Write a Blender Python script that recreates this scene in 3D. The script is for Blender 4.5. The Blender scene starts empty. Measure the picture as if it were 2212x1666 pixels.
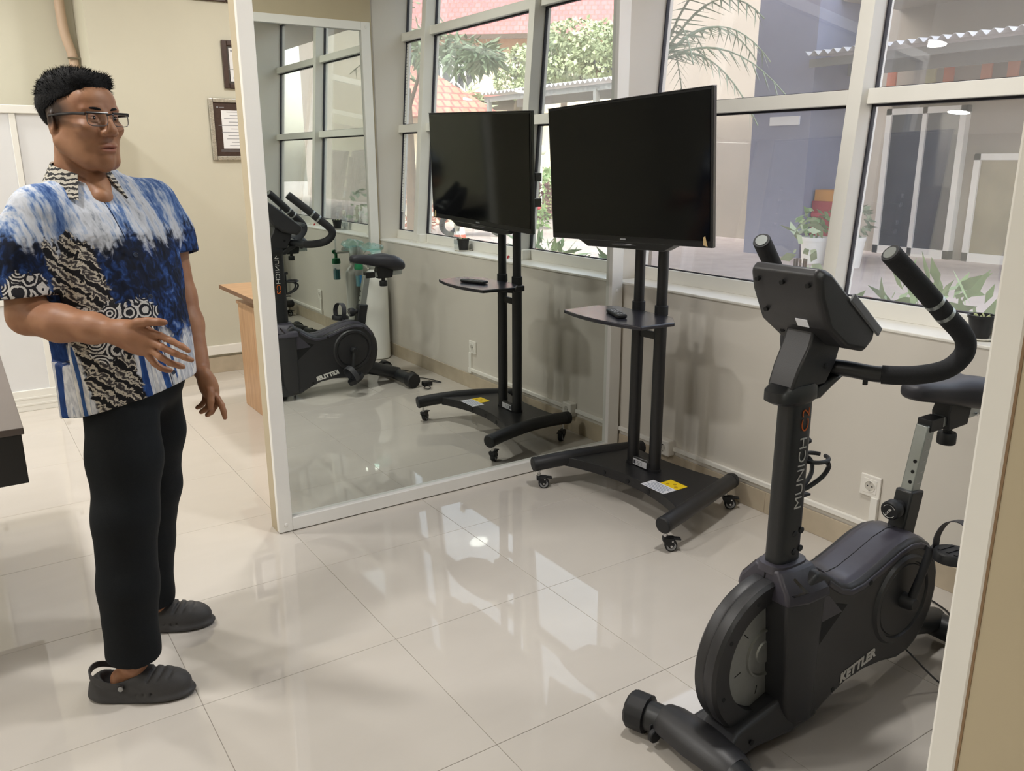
import bpy, bmesh, math, random
import numpy as np
from mathutils import Vector, Matrix, Euler

random.seed(7)
SC = bpy.context.scene
COL = SC.collection

# ------------------------------------------------------------------ camera
# photo frame 2212 x 1666, focal length 1803 px; floor under the camera is the origin,
# +X runs to the window wall, +Y runs along it to the big mirror
cam_d = bpy.data.cameras.new('camera')
cam_d.sensor_fit = 'HORIZONTAL'
cam_d.sensor_width = 36.0
cam_d.lens = 36.0 * 1803.0 / 2212.0
cam_d.clip_start = 0.02
cam_d.clip_end = 300
cam = bpy.data.objects.new('camera', cam_d)
COL.objects.link(cam)
CAMH = 1.4828
_R = Matrix(((0.83282385, -0.14709078, 0.53363728),
             (-0.55353074, -0.21632749, 0.80424259),
             (-0.00285626, -0.96517704, -0.26158196)))
_M = Matrix(((_R[0][0], -_R[0][1], -_R[0][2]),
             (_R[1][0], -_R[1][1], -_R[1][2]),
             (_R[2][0], -_R[2][1], -_R[2][2])))
cam.matrix_world = Matrix.Translation((0, 0, CAMH)) @ _M.to_4x4()
SC.camera = cam

# ------------------------------------------------------------------ world, sun, exposure
world = bpy.data.worlds.new('sky')
SC.world = world
world.use_nodes = True
_wn = world.node_tree.nodes
_wl = world.node_tree.links
_wn.clear()
_sky = _wn.new('ShaderNodeTexSky')
_sky.sky_type = 'NISHITA'
_sky.sun_disc = False
_sky.sun_elevation = math.radians(42)
_sky.sun_rotation = math.radians(-30)
_sky.air_density = 1.2
_sky.dust_density = 3.5
_sky.ozone_density = 1.0
_hsv = _wn.new('ShaderNodeHueSaturation')
_hsv.inputs['Saturation'].default_value = 0.45
_bg = _wn.new('ShaderNodeBackground')
_bg.inputs['Strength'].default_value = 0.85
_wo = _wn.new('ShaderNodeOutputWorld')
_wl.new(_sky.outputs[0], _hsv.inputs['Color'])
_wl.new(_hsv.outputs[0], _bg.inputs['Color'])
_wl.new(_bg.outputs[0], _wo.inputs['Surface'])

sun_d = bpy.data.lights.new('sun', 'SUN')
sun_d.energy = 3.4
sun_d.angle = math.radians(3.0)
sun_d.color = (1.0, 0.95, 0.88)
sun = bpy.data.objects.new('sun', sun_d)
COL.objects.link(sun)
sun.rotation_euler = Vector((0.62, -0.22, -0.70)).to_track_quat('-Z', 'Y').to_euler()

SC.view_settings.view_transform = 'Standard'
SC.view_settings.look = 'None'
SC.view_settings.gamma = 1.0
SC.view_settings.use_curve_mapping = False
SC.view_settings.exposure = 0.28
SC.cycles.max_bounces = 14
SC.cycles.diffuse_bounces = 5
SC.cycles.glossy_bounces = 8
SC.cycles.transparent_max_bounces = 32
SC.cycles.use_denoising = True
SC.cycles.sample_clamp_indirect = 8.0
SC.cycles.caustics_reflective = False
SC.cycles.caustics_refractive = False

# ------------------------------------------------------------------ helpers
def lin(c):
    if isinstance(c, str):
        c = c.lstrip('#'); c = tuple(int(c[i:i+2], 16) for i in (0, 2, 4))
    return tuple(((x/255.0)/12.92 if x/255.0 <= 0.04045 else ((x/255.0+0.055)/1.055)**2.4) for x in c)

MATS = {}
def pmat(name, col, rough=0.5, metal=0.0, spec=0.5, var=0.06, vscale=8.0, bump=0.0, bscale=60.0,
         coat=0.0, emit=None, estr=0.0, sss=0.0, trans=0.0):
    if name in MATS: return MATS[name]
    m = bpy.data.materials.new(name); m.use_nodes = True
    nt = m.node_tree; n = nt.nodes; l = nt.links
    b = n['Principled BSDF']
    c = lin(col)
    tc = n.new('ShaderNodeTexCoord')
    nz = n.new('ShaderNodeTexNoise'); nz.inputs['Scale'].default_value = vscale; nz.inputs['Detail'].default_value = 4
    l.new(tc.outputs['Object'], nz.inputs['Vector'])
    rp = n.new('ShaderNodeValToRGB')
    lo = tuple(max(0, x*(1-var)) for x in c); hi = tuple(min(1, x*(1+var)) for x in c)
    rp.color_ramp.elements[0].position = 0.3; rp.color_ramp.elements[1].position = 0.7
    rp.color_ramp.elements[0].color = (*lo, 1); rp.color_ramp.elements[1].color = (*hi, 1)
    l.new(nz.outputs['Fac'], rp.inputs['Fac'])
    l.new(rp.outputs['Color'], b.inputs['Base Color'])
    b.inputs['Roughness'].default_value = rough
    b.inputs['Metallic'].default_value = metal
    b.inputs['Specular IOR Level'].default_value = spec
    b.inputs['Coat Weight'].default_value = coat
    if trans: b.inputs['Transmission Weight'].default_value = trans
    if sss:
        b.inputs['Subsurface Weight'].default_value = sss
        b.inputs['Subsurface Radius'].default_value = (0.01, 0.004, 0.002)
        b.inputs['Subsurface Scale'].default_value = 0.6
    if emit is not None:
        b.inputs['Emission Color'].default_value = (*lin(emit), 1); b.inputs['Emission Strength'].default_value = estr
    if bump > 0:
        nb = n.new('ShaderNodeTexNoise'); nb.inputs['Scale'].default_value = bscale; nb.inputs['Detail'].default_value = 3
        l.new(tc.outputs['Object'], nb.inputs['Vector'])
        bp = n.new('ShaderNodeBump'); bp.inputs['Strength'].default_value = bump; bp.inputs['Distance'].default_value = 0.002
        l.new(nb.outputs['Fac'], bp.inputs['Height']); l.new(bp.outputs['Normal'], b.inputs['Normal'])
    MATS[name] = m
    return m

def glassmat(name, tint=(0.93, 0.95, 0.94), refl=1.0, rough=0.0, haze=0.0):
    """thin clear sheet: see-through with a Schlick reflection that grows at grazing angles"""
    m = bpy.data.materials.new(name); m.use_nodes = True
    nt = m.node_tree; n = nt.nodes; l = nt.links; n.clear()
    out = n.new('ShaderNodeOutputMaterial')
    tr = n.new('ShaderNodeBsdfTransparent'); tr.inputs['Color'].default_value = (*tint, 1)
    gl = n.new('ShaderNodeBsdfGlossy'); gl.inputs['Roughness'].default_value = rough
    gl.inputs['Color'].default_value = (1, 1, 1, 1)
    lw = n.new('ShaderNodeLayerWeight'); lw.inputs['Blend'].default_value = 0.5
    p = n.new('ShaderNodeMath'); p.operation = 'POWER'; p.inputs[1].default_value = 4.0
    ma = n.new('ShaderNodeMath'); ma.operation = 'MULTIPLY_ADD'; ma.inputs[1].default_value = 0.9*refl; ma.inputs[2].default_value = 0.045*refl
    mx = n.new('ShaderNodeMixShader')
    l.new(lw.outputs['Facing'], p.inputs[0]); l.new(p.outputs[0], ma.inputs[0]); l.new(ma.outputs[0], mx.inputs['Fac'])
    l.new(tr.outputs[0], mx.inputs[1]); l.new(gl.outputs[0], mx.inputs[2])
    if haze > 0:   # pale scattering layer put in for dirt and washed-out haze
        df = n.new('ShaderNodeBsdfDiffuse'); tl_ = n.new('ShaderNodeBsdfTranslucent'); ms = n.new('ShaderNodeMixShader'); md = n.new('ShaderNodeMixShader')
        df.inputs['Color'].default_value = (0.9, 0.9, 0.9, 1); tl_.inputs['Color'].default_value = (0.9, 0.9, 0.9, 1); ms.inputs['Fac'].default_value = 0.6
        tc = n.new('ShaderNodeTexCoord'); nz = n.new('ShaderNodeTexNoise'); nz.inputs['Scale'].default_value = 5; nz.inputs['Detail'].default_value = 6; l.new(tc.outputs['Object'], nz.inputs['Vector'])
        mr = n.new('ShaderNodeMapRange'); mr.inputs['To Min'].default_value = haze*0.6; mr.inputs['To Max'].default_value = haze*1.4; l.new(nz.outputs['Fac'], mr.inputs['Value']); l.new(mr.outputs[0], md.inputs['Fac'])
        l.new(df.outputs[0], ms.inputs[1]); l.new(tl_.outputs[0], ms.inputs[2]); l.new(mx.outputs[0], md.inputs[1]); l.new(ms.outputs[0], md.inputs[2]); l.new(md.outputs[0], out.inputs['Surface'])
    else: l.new(mx.outputs[0], out.inputs['Surface'])
    return m

class MB:
    """mesh builder"""
    def __init__(s): s.v = []; s.f = []
    def add(s, vs, fs):
        o = len(s.v); s.v += [tuple(p) for p in vs]; s.f += [tuple(i+o for i in f) for f in fs]; return s
    def box(s, x0, x1, y0, y1, z0, z1):
        v = [(x, y, z) for z in (z0, z1) for y in (y0, y1) for x in (x0, x1)]
        return s.add(v, [(0, 2, 3, 1), (4, 5, 7, 6), (0, 1, 5, 4), (2, 6, 7, 3), (0, 4, 6, 2), (1, 3, 7, 5)])
    def hexa(s, v):   # 8 corner points, bottom 4 ccw then top 4 ccw
        return s.add(v, [(3, 2, 1, 0), (4, 5, 6, 7), (0, 1, 5, 4), (1, 2, 6, 5), (2, 3, 7, 6), (3, 0, 4, 7)])
    def loft(s, rings, cap=True, closed=False):
        n = len(rings[0]); vs = [p for r in rings for p in r]; fs = []
        R = len(rings)
        for i in range(R if closed else R-1):
            a = i*n; b = ((i+1) % R)*n
            for j in range(n):
                k = (j+1) % n
                fs.append((a+j, a+k, b+k, b+j))
        if cap and not closed:
            fs.append(tuple(range(n-1, -1, -1))); fs.append(tuple((R-1)*n+j for j in range(n)))
        return s.add(vs, fs)
    def tube(s, pts, r, seg=12, cap=True, closed=False):
        pts = [Vector(p) for p in pts]; n = len(pts)
        rs = r if isinstance(r, (list, tuple)) else [r]*n
        T = []
        for i in range(n):
            if closed: t = pts[(i+1) % n]-pts[i-1]
            else: t = pts[min(i+1, n-1)]-pts[max(i-1, 0)]
            T.append(t.normalized())
        up = Vector((0, 0, 1)) if abs(T[0].z) < 0.9 else Vector((1, 0, 0))
        u = T[0].cross(up).normalized(); rings = []
        for i in range(n):
            u = (u - T[i]*u.dot(T[i])).normalized(); w = T[i].cross(u)
            rings.append([pts[i]+(u*math.cos(a)+w*math.sin(a))*rs[i] for a in [2*math.pi*k/seg for k in range(seg)]])
        return s.loft(rings, cap, closed)
    def cyl(s, a, b, r, r2=None, seg=20): return s.tube([a, b], [r, r if r2 is None else r2], seg)
    def lathe(s, c, prof, seg=24, axis='Z', closed=False):
        rings = []
        for r, h in prof:
            ring = []
            for k in range(seg):
                a = 2*math.pi*k/seg; x, y = r*math.cos(a), r*math.sin(a)
                p = (x, y, h) if axis == 'Z' else ((x, h, -y) if axis == 'Y' else (h, x, y))
                ring.append((c[0]+p[0], c[1]+p[1], c[2]+p[2]))
            rings.append(ring)
        return s.loft(rings, closed=closed)
    def prism(s, poly, a, b, axis='Y'):
        """poly of 2-d points extruded between a and b along axis"""
        def P(p, t): return (p[0], t, p[1]) if axis == 'Y' else ((t, p[0], p[1]) if axis == 'X' else (p[0], p[1], t))
        n = len(poly)
        return s.add([P(p, a) for p in poly]+[P(p, b) for p in poly],
                     [tuple(range(n)), tuple(range(2*n-1, n-1, -1))]+[(i, i+n, (i+1) % n+n, (i+1) % n) for i in range(n)])
    def ell(s, c, r, seg=20, rings=12):
        R = []
        for i in range(1, rings):
            t = math.pi*i/rings
            R.append([(c[0]+r[0]*math.sin(t)*math.cos(2*math.pi*k/seg), c[1]+r[1]*math.sin(t)*math.sin(2*math.pi*k/seg), c[2]-r[2]*math.cos(t)) for k in range(seg)])
        o = len(s.v); s.loft(R, cap=False)
        b = len(s.v); s.v += [(c[0], c[1], c[2]-r[2]), (c[0], c[1], c[2]+r[2])]
        for k in range(seg):
            s.f.append((b, o+(k+1) % seg, o+k)); e = o+(rings-2)*seg
            s.f.append((b+1, e+k, e+(k+1) % seg))
        return s
    def xf(s, M):
        s.v = [tuple(M @ Vector(p)) for p in s.v]; return s

ORG = {}
def mesh_obj(name, vs, fs, mat, smooth=False, angle=None):
    me = bpy.data.meshes.new(name)
    me.from_pydata(vs, [], fs)
    bm = bmesh.new(); bm.from_mesh(me); bmesh.ops.recalc_face_normals(bm, faces=bm.faces[:]); bm.to_mesh(me); bm.free()
    if mat is not None: me.materials.append(mat)
    if smooth:
        me.polygons.foreach_set('use_smooth', [True]*len(me.polygons))
        if angle is not None:
            me.set_sharp_from_angle(angle=math.radians(angle))
    o = bpy.data.objects.new(name, me); COL.objects.link(o)
    return o

def part(name, mb, mat, parent=None, smooth=True, angle=40, bevel=0.0, seg=2, local=False, kind=None, label=None):
    """one mesh object; world coordinates are turned into the parent's local ones"""
    root = parent
    org = Vector((0, 0, 0))
    if parent is not None and not local: org = ORG.get(parent.name, org)
    vs = [(p[0]-org[0], p[1]-org[1], p[2]-org[2]) for p in mb.v]
    o = mesh_obj(name, vs, mb.f, mat, smooth, angle)
    if parent is not None:
        o.parent = parent; ORG[o.name] = ORG.get(parent.name, org)
    if bevel > 0:
        b = o.modifiers.new('bevel', 'BEVEL'); b.width = bevel; b.segments = seg; b.limit_method = 'ANGLE'; b.angle_limit = math.radians(35)
    if kind: o['kind'] = kind
    if label: o['label'] = label
    return o

def thing(name, label, cat, loc=(0, 0, 0), rotz=0.0, group=None, kind=None):
    o = bpy.data.objects.new(name, None); COL.objects.link(o)
    o.empty_display_size = 0.1
    o.location = loc; o.rotation_euler = (0, 0, rotz)
    ORG[o.name] = Vector(loc)
    if label: o['label'] = label
    if cat: o['category'] = cat
    if group: o['group'] = group
    if kind: o['kind'] = kind
    return o

def tag(o, label, cat, group=None, kind=None):
    o['label'] = label; o['category'] = cat
    if group: o['group'] = group
    if kind: o['kind'] = kind
    return o

def struct(name, mb, mat, bevel=0.0, smooth=False, label=None):
    """a top-level piece of the setting in world coordinates"""
    o = part(name, mb, mat, None, smooth=smooth, bevel=bevel)
    o['kind'] = 'structure'
    if label: o['label'] = label
    return o

def text_mesh(body, size, extrude=0.0006, offset=0.0, shear=0.0, space=1.0, align='CENTER'):
    c = bpy.data.curves.new('lettering', 'FONT'); c.body = body; c.size = size; c.extrude = extrude
    c.offset = offset; c.shear = shear; c.space_character = space; c.align_x = align; c.align_y = 'CENTER'
    o = bpy.data.objects.new('lettering', c); COL.objects.link(o)
    dg = bpy.context.evaluated_depsgraph_get()
    me = bpy.data.meshes.new_from_object(o.evaluated_get(dg))
    vs = [tuple(v.co) for v in me.vertices]; fs = [tuple(p.vertices) for p in me.polygons]
    bpy.data.objects.remove(o); bpy.data.curves.remove(c); bpy.data.meshes.remove(me)
    m = MB(); m.add(vs, fs); return m

def basis(o, x, y):
    x = Vector(x).normalized(); y = Vector(y); y = (y-x*y.dot(x)).normalized(); z = x.cross(y)
    M = Matrix.Identity(4)
    for i in range(3): M[i][0], M[i][1], M[i][2], M[i][3] = x[i], y[i], z[i], o[i]
    return M

def arc(p0, p1, p2, n=10):
    """quadratic bezier"""
    p0, p1, p2 = Vector(p0), Vector(p1), Vector(p2)
    return [p0*(1-t)**2+p1*2*t*(1-t)+p2*t*t for t in [i/n for i in range(n+1)]]

def spline(pts, n=8):
    """Catmull-Rom through the points"""
    P = [Vector(p) for p in pts]; P = [P[0]*2-P[1]]+P+[P[-1]*2-P[-2]]; out = []
    for i in range(1, len(P)-2):
        a, b, c, d = P[i-1], P[i], P[i+1], P[i+2]
        for k in range(n):
            t = k/n
            out.append(0.5*((2*b)+(c-a)*t+(2*a-5*b+4*c-d)*t*t+(3*b-a-3*c+d)*t**3))
    out.append(P[-2]); return out
# ================================================================== the room
MY = 3.175            # plane of the big mirror's glass
WX = 2.768            # face of the wall below the windows
SILL = 0.89
X0, X1, Y0, Y1, ZC = -4.2, WX, -3.0, 6.5, 2.92

M_wall = pmat('wall_paint', '#d8d3ca', 0.62, var=0.02, vscale=3, bump=0.08, bscale=140)
M_cream = pmat('cream_wall_paint', '#ccc9b9', 0.65, var=0.02, vscale=3, bump=0.08, bscale=140)
M_part = pmat('partition_paint', '#c0b398', 0.55, var=0.02, bump=0.05, bscale=200)
M_white = pmat('white_coated_aluminium', '#f1f0ec', 0.32, var=0.015)
M_frame = pmat('window_aluminium', '#edebe4', 0.38, var=0.015)
M_ceil = pmat('ceiling_paint', '#f2efe8', 0.8, var=0.01)
M_plastic = pmat('white_plastic', '#efece5', 0.35, var=0.01)
M_black = pmat('black_rubber', '#15161a', 0.55, var=0.05)
M_gasket = pmat('gasket_rubber', '#24222c', 0.6, var=0.05)
M_skirt = pmat('skirting_tile_stone', '#bdb09b', 0.22, var=0.06, vscale=14)
M_grout = pmat('grout', '#b3aba1', 0.8, var=0.04, vscale=40)
M_glass = glassmat('window_glass', (0.95, 0.955, 0.955), 1.9, 0.0, 0.055)
M_mirror = bpy.data.materials.new('mirror_silver'); M_mirror.use_nodes = True
_b = M_mirror.node_tree.nodes['Principled BSDF']
_b.inputs['Metallic'].default_value = 1.0; _b.inputs['Roughness'].default_value = 0.0
_b.inputs['Base Color'].default_value = (0.80, 0.835, 0.80, 1)

def floor_material():
    m = bpy.data.materials.new('polished_porcelain'); m.use_nodes = True
    nt = m.node_tree; n = nt.nodes; l = nt.links; b = n['Principled BSDF']
    tc = n.new('ShaderNodeTexCoord')
    mp = n.new('ShaderNodeMapping'); mp.inputs['Scale'].default_value = (1.2, 3.0, 1)
    nz = n.new('ShaderNodeTexNoise'); nz.inputs['Scale'].default_value = 2.2; nz.inputs['Detail'].default_value = 8; nz.inputs['Distortion'].default_value = 0.6
    oi = n.new('ShaderNodeObjectInfo')
    ad = n.new('ShaderNodeVectorMath'); ad.operation = 'ADD'
    sc = n.new('ShaderNodeVectorMath'); sc.operation = 'SCALE'; sc.inputs[0].default_value = (7, 3, 0)
    l.new(oi.outputs['Random'], sc.inputs['Scale'])
    l.new(tc.outputs['Object'], ad.inputs[0]); l.new(sc.outputs[0], ad.inputs[1]); l.new(ad.outputs[0], mp.inputs['Vector']); l.new(mp.outputs[0], nz.inputs['Vector'])
    r = n.new('ShaderNodeValToRGB')
    r.color_ramp.elements[0].position = 0.3; r.color_ramp.elements[0].color = (*lin('#ccc6be'), 1)
    r.color_ramp.elements[1].position = 0.72; r.color_ramp.elements[1].color = (*lin('#d0cac2'), 1)
    l.new(nz.outputs['Fac'], r.inputs['Fac']); l.new(r.outputs[0], b.inputs['Base Color'])
    b.inputs['Roughness'].default_value = 0.025
    b.inputs['IOR'].default_value = 1.52
    b.inputs['Specular IOR Level'].default_value = 0.5
    return m
M_floor = floor_material()

# floor: a grout bed with 60 cm polished tiles
floor = struct('floor', MB().box(X0, X1, Y0, Y1, -0.12, -0.0035), M_grout, label='grey grout bed under the polished beige porcelain floor tiles')
TX, TY, TS = 1.598, 2.180, 0.6
def tile_mesh(w, d):
    mb = MB(); g = 0.0006; c = 0.0010
    x0, x1, y0, y1 = -w/2+g, w/2-g, -d/2+g, d/2-g
    b = [(x0, y0, -0.0035), (x1, y0, -0.0035), (x1, y1, -0.0035), (x0, y1, -0.0035)]
    m = [(x0, y0, -0.0008), (x1, y0, -0.0008), (x1, y1, -0.0008), (x0, y1, -0.0008)]
    t = [(x0+c, y0+c, 0), (x1-c, y0+c, 0), (x1-c, y1-c, 0), (x0+c, y1-c, 0)]
    mb.loft([b, m, t], cap=True)
    return mb
_tm = {}
for i in range(-11, 3):
    for j in range(-10, 9):
        a0, a1 = TX+(i)*TS, TX+(i+1)*TS; c0, c1 = TY+j*TS, TY+(j+1)*TS
        a0, a1 = max(a0, X0), min(a1, X1); c0, c1 = max(c0, Y0), min(c1, Y1)
        if a1-a0 < 0.02 or c1-c0 < 0.02: continue
        key = (round(a1-a0, 3), round(c1-c0, 3))
        if key not in _tm:
            o = part('tile', tile_mesh(*key), M_floor, floor, smooth=False, local=True)
            _tm[key] = o.data
        else:
            o = bpy.data.objects.new('tile', _tm[key]); COL.objects.link(o); o.parent = floor
        o.location = ((a0+a1)/2, (c0+c1)/2, 0)

# ceiling and shell
struct('ceiling', MB().box(X0-0.2, 3.2, Y0-0.2, Y1+0.2, ZC, ZC+0.25), M_ceil, label='plain white ceiling')
struct('wall_left', MB().box(X0-0.2, X0, Y0-0.2, Y1+0.2, -0.12, ZC), M_cream, label='cream wall at the far side of the room')
struct('wall_back', MB().box(X0, WX, Y0-0.2, Y0, -0.12, ZC), M_cream, label='cream wall behind the camera')
struct('wall_front', MB().box(X0, 0.89, Y1, Y1+0.2, -0.12, ZC), M_cream, label='recessed cream wall behind the white cabinets')
struct('wall_pier', MB().box(0.88, WX, 6.06, Y1+0.2, -0.12, ZC), M_cream, label='cream wall carrying the framed certificates')

# wall on the window side: solid before and after the bay, low wall under the windows
BY0, BY1 = 0.30, 3.235
wr = struct('wall_right', MB().box(WX, 3.0, BY0, BY1, -0.12, SILL-0.012), M_wall, label='low beige wall under the leaning windows')
def reveal(y0, y1):   # wall whose outer face leans with the glass
    xo = lambda z: 2.955+0.08*(z-SILL)+0.035
    return MB().hexa([(WX, y0, -0.12), (xo(-0.12), y0, -0.12), (xo(-0.12), y1, -0.12), (WX, y1, -0.12), (WX, y0, ZC), (xo(ZC), y0, ZC), (xo(ZC), y1, ZC), (WX, y1, ZC)])
part('reveal', reveal(BY1, Y1+0.2), M_wall, wr, smooth=False)
part('reveal', reveal(Y0-0.2, BY0), M_wall, wr, smooth=False)
part('sill', MB().box(WX-0.004, 3.02, BY0+0.001, BY1-0.001, SILL-0.012, SILL), M_frame, wr, smooth=False, bevel=0.003)
part('lintel', MB().box(3.02, 3.16, BY0, BY1, ZC-0.06, ZC), M_wall, wr, smooth=False)
# skirting tiles
bs = struct('baseboard_right', MB().box(WX-0.004, WX, BY0, 3.147, 0, 0.095), M_grout, label='beige stone tile skirting under the windows')
y = 3.146
for w in (0.36, 0.6, 0.6, 0.6, 0.6):
    y1 = max(y-w, BY0+0.06)
    part('tile', MB().box(WX-0.011, WX-0.004, y1+0.001, y, 0.0, 0.097), M_skirt, bs, smooth=False, bevel=0.0015, seg=1)
    y = y1

# far wall skirting
bf = struct('baseboard_front', MB().box(0.88, WX, 6.056, 6.06, 0, 0.10), M_grout, label='beige stone tile skirting along the far cream wall')
for k in range(4):
    a = 0.885+k*0.47
    part('tile', MB().box(a, a+0.468, 6.045, 6.056, 0.0, 0.115), M_skirt, bf, smooth=False, bevel=0.0015, seg=1)

# ------------------------------------------------------------------ leaning windows
LEAN = 0.08; GX = 2.955
def WP(y, z, off=0.0):  # point on the leaning glass plane, off metres into the room
    return (GX+LEAN*(z-SILL)-off, y, z)
def wbox(y0, y1, z0, z1, o0, o1):
    """box in the leaning plane; o0 outer offset, o1 inner offset"""
    return MB().hexa([WP(y0, z0, o1), WP(y0, z0, o0), WP(y1, z0, o0), WP(y1, z0, o1),
                      WP(y0, z1, o1), WP(y0, z1, o0), WP(y1, z1, o0), WP(y1, z1, o1)])
win = thing('window_1', 'outward leaning white aluminium windows over the low wall', None, (2.95, 1.77, SILL), kind='structure')
MUL = [(2.035, 2.095), (0.69, 0.75)]
ZT = ZC-0.06
bays = [(MUL[0][1], BY1-0.002), (MUL[1][1], MUL[0][0]), (BY0+0.002, MUL[1][0])]
for a, b in MUL:
    part('mullion', wbox(a, b, SILL, ZT, -0.03, 0.088), M_frame, win, smooth=False, bevel=0.002)
for bi, (a, b) in enumerate(bays):
    part('bottom_rail', wbox(a, b, SILL, 0.952, -0.03, 0.03), M_frame, win, smooth=False, bevel=0.002)
    part('top_rail', wbox(a, b, ZT-0.06, ZT, -0.03, 0.03), M_frame, win, smooth=False, bevel=0.002)
    part('transom', wbox(a, b, 1.682, 1.738, -0.03, 0.05), M_frame, win, smooth=False, bevel=0.002)
    part('transom', wbox(a, b, 2.335, 2.392, -0.03, 0.05), M_frame, win, smooth=False, bevel=0.002)
    for z0, z1 in ((0.952, 1.682), (1.738, 2.335), (2.392, ZT-0.06)):
        pn = part('pane', wbox(a+0.006, b-0.006, z0+0.006, z1-0.006, -0.003, 0.003), M_glass, win, smooth=False)
        g = MB()
        for (ya, yb, za, zb) in ((a, a+0.006, z0, z1), (b-0.006, b, z0, z1), (a, b, z0, z0+0.005), (a, b, z1-0.009, z1)):
            w = wbox(ya, yb, za, zb, -0.008, 0.012); g.add(w.v, w.f)
        part('gasket', g, M_gasket, pn, smooth=False)
for a, b in MUL:   # sill brackets and foot plates at the mullions
    part('foot_plate', MB().box(2.855, 2.93, a-0.05, b+0.05, SILL, SILL+0.006), M_frame, win, smooth=False)
    br = part('bracket', MB().box(2.868, 2.925, b+0.001, b+0.045, SILL+0.006, SILL+0.062), M_frame, win, smooth=False, bevel=0.003)
    part('bolt', MB().cyl((2.866, b+0.023, SILL+0.04), (2.870, b+0.023, SILL+0.04), 0.006, seg=10), M_frame, br)

# ------------------------------------------------------------------ mirror partitions
p1 = struct('partition_wall', MB().box(0.943, WX, MY-0.002, 3.245, 0, ZC), M_part, bevel=0.002, label='beige partition carrying the large framed mirror beside the desk')
p2 = struct('partition_wall', MB().box(0.738, WX, 0.215, 0.334, 0, ZC), M_part, bevel=0.002, label='beige partition end close beside the exercise bike')
part('edge_strip', MB().box(0.7375, 0.742, 0.332, 0.3345, 0, ZC), pmat('brown_edge', '#8a6f52', 0.6), p2, smooth=False)
def framed_mirror(name, label, xa, xb, yw, sgn):
    """white aluminium frame against plane yw, facing direction sgn along Y"""
    t = thing(name, label, 'mirror', ((xa+xb)/2, yw, 0))
    fw, d, H = 0.058, 0.028, 2.44
    yf = yw+sgn*d
    def bx(x0, x1, z0, z1): return MB().box(x0, x1, min(yw, yf), max(yw, yf), z0, z1)
    part('frame_stile', bx(xa, xa+fw, 0.004, H), M_white, t, smooth=False, bevel=0.003)
    part('frame_stile', bx(xb-fw-0.012, xb, 0.004, H), M_white, t, smooth=False, bevel=0.003)
    part('frame_rail', bx(xa+fw, xb-fw-0.012, 0.004, 0.06), M_white, t, smooth=False, bevel=0.003)
    part('frame_rail', bx(xa+fw, xb-fw-0.012, H-fw, H), M_white, t, smooth=False, bevel=0.003)
    yg = yw+sgn*0.0005
    part('mirror_glass', MB().box(xa+fw-0.004, xb-fw-0.008, min(yw, yw+sgn*0.005), max(yw, yw+sgn*0.005), 0.056, H-fw+0.004), M_mirror, t, smooth=False)
    for xs in (xa+0.03, xb-0.035):
        for z in (0.035, 0.85, H-0.035):
            if z == 0.85 and xs == xa+0.03: continue
            part('cover_cap', MB().lathe((xs, yf, z), [(0.0001, sgn*0.004), (0.006, sgn*0.0035), (0.009, 0), (0.009, -sgn*0.001)], 14, 'Y'), M_white, t)
    return t
framed_mirror('wall_mirror', 'tall white framed mirror reflecting the television stand and the bike', 0.943, 2.752, MY+0.0, -1)
framed_mirror('wall_mirror', 'tall white framed mirror close behind the exercise bike, seen in the other mirror', 0.738, 2.745, 0.334, 1)

# ------------------------------------------------------------------ ceiling lamps
M_led = pmat('led_diffuser', '#ffffff', 0.4, emit='#fff6ea', estr=5.0)
def downlight(x, y, label, power):
    t = thing('ceiling_lamp', label, 'lamp', (x, y, ZC), group='round ceiling downlights')
    part('trim_ring', MB().lathe((x, y, ZC), [(0.105, 0), (0.130, 0), (0.130, -0.004), (0.124, -0.014), (0.105, -0.012)], 28), M_white, t)
    part('diffuser', MB().lathe((x, y, ZC), [(0.001, -0.0085), (0.104, -0.0085), (0.104, -0.002), (0.001, -0.002)], 28), M_led, t)
    d = bpy.data.lights.new('lamp_light', 'AREA'); d.shape = 'DISK'; d.size = 0.21; d.energy = power; d.color = (1.0, 0.972, 0.93)
    o = bpy.data.objects.new('lamp_light', d); COL.objects.link(o); o.parent = t; o.location = (0, 0, -0.016)
    o['kind'] = 'helper'
LAMPS = [(1.75, 1.75), (1.9, 4.7), (-0.4, 2.4), (-0.4, 4.0), (-0.4, 5.5), (-2.6, 1.0), (-2.9, 5.1), (-2.6, 3.0)]
for x, y in LAMPS:
    downlight(x, y, 'round white downlight set flush in the ceiling', 22.0)
# ================================================================== television on its rolling stand
M_steel = pmat('black_powder_coat', '#1d1d20', 0.42, var=0.08, vscale=30, bump=0.06, bscale=300)
M_tvbody = pmat('tv_black_plastic', '#17171a', 0.28, var=0.05)
M_screen = pmat('tv_screen', '#0b0c0f', 0.07, var=0.02, spec=0.45)
M_sticker = pmat('white_sticker', '#e4e6ee', 0.5, var=0.02)
M_yellow = pmat('yellow_sticker', '#f2d012', 0.5, var=0.03)
M_ink = pmat('dark_ink', '#3a3a44', 0.6)
M_chrome = pmat('chrome', '#d8d8da', 0.18, metal=1.0, var=0.03)
M_grey = pmat('grey_plastic', '#9a9ca0', 0.4)

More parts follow.
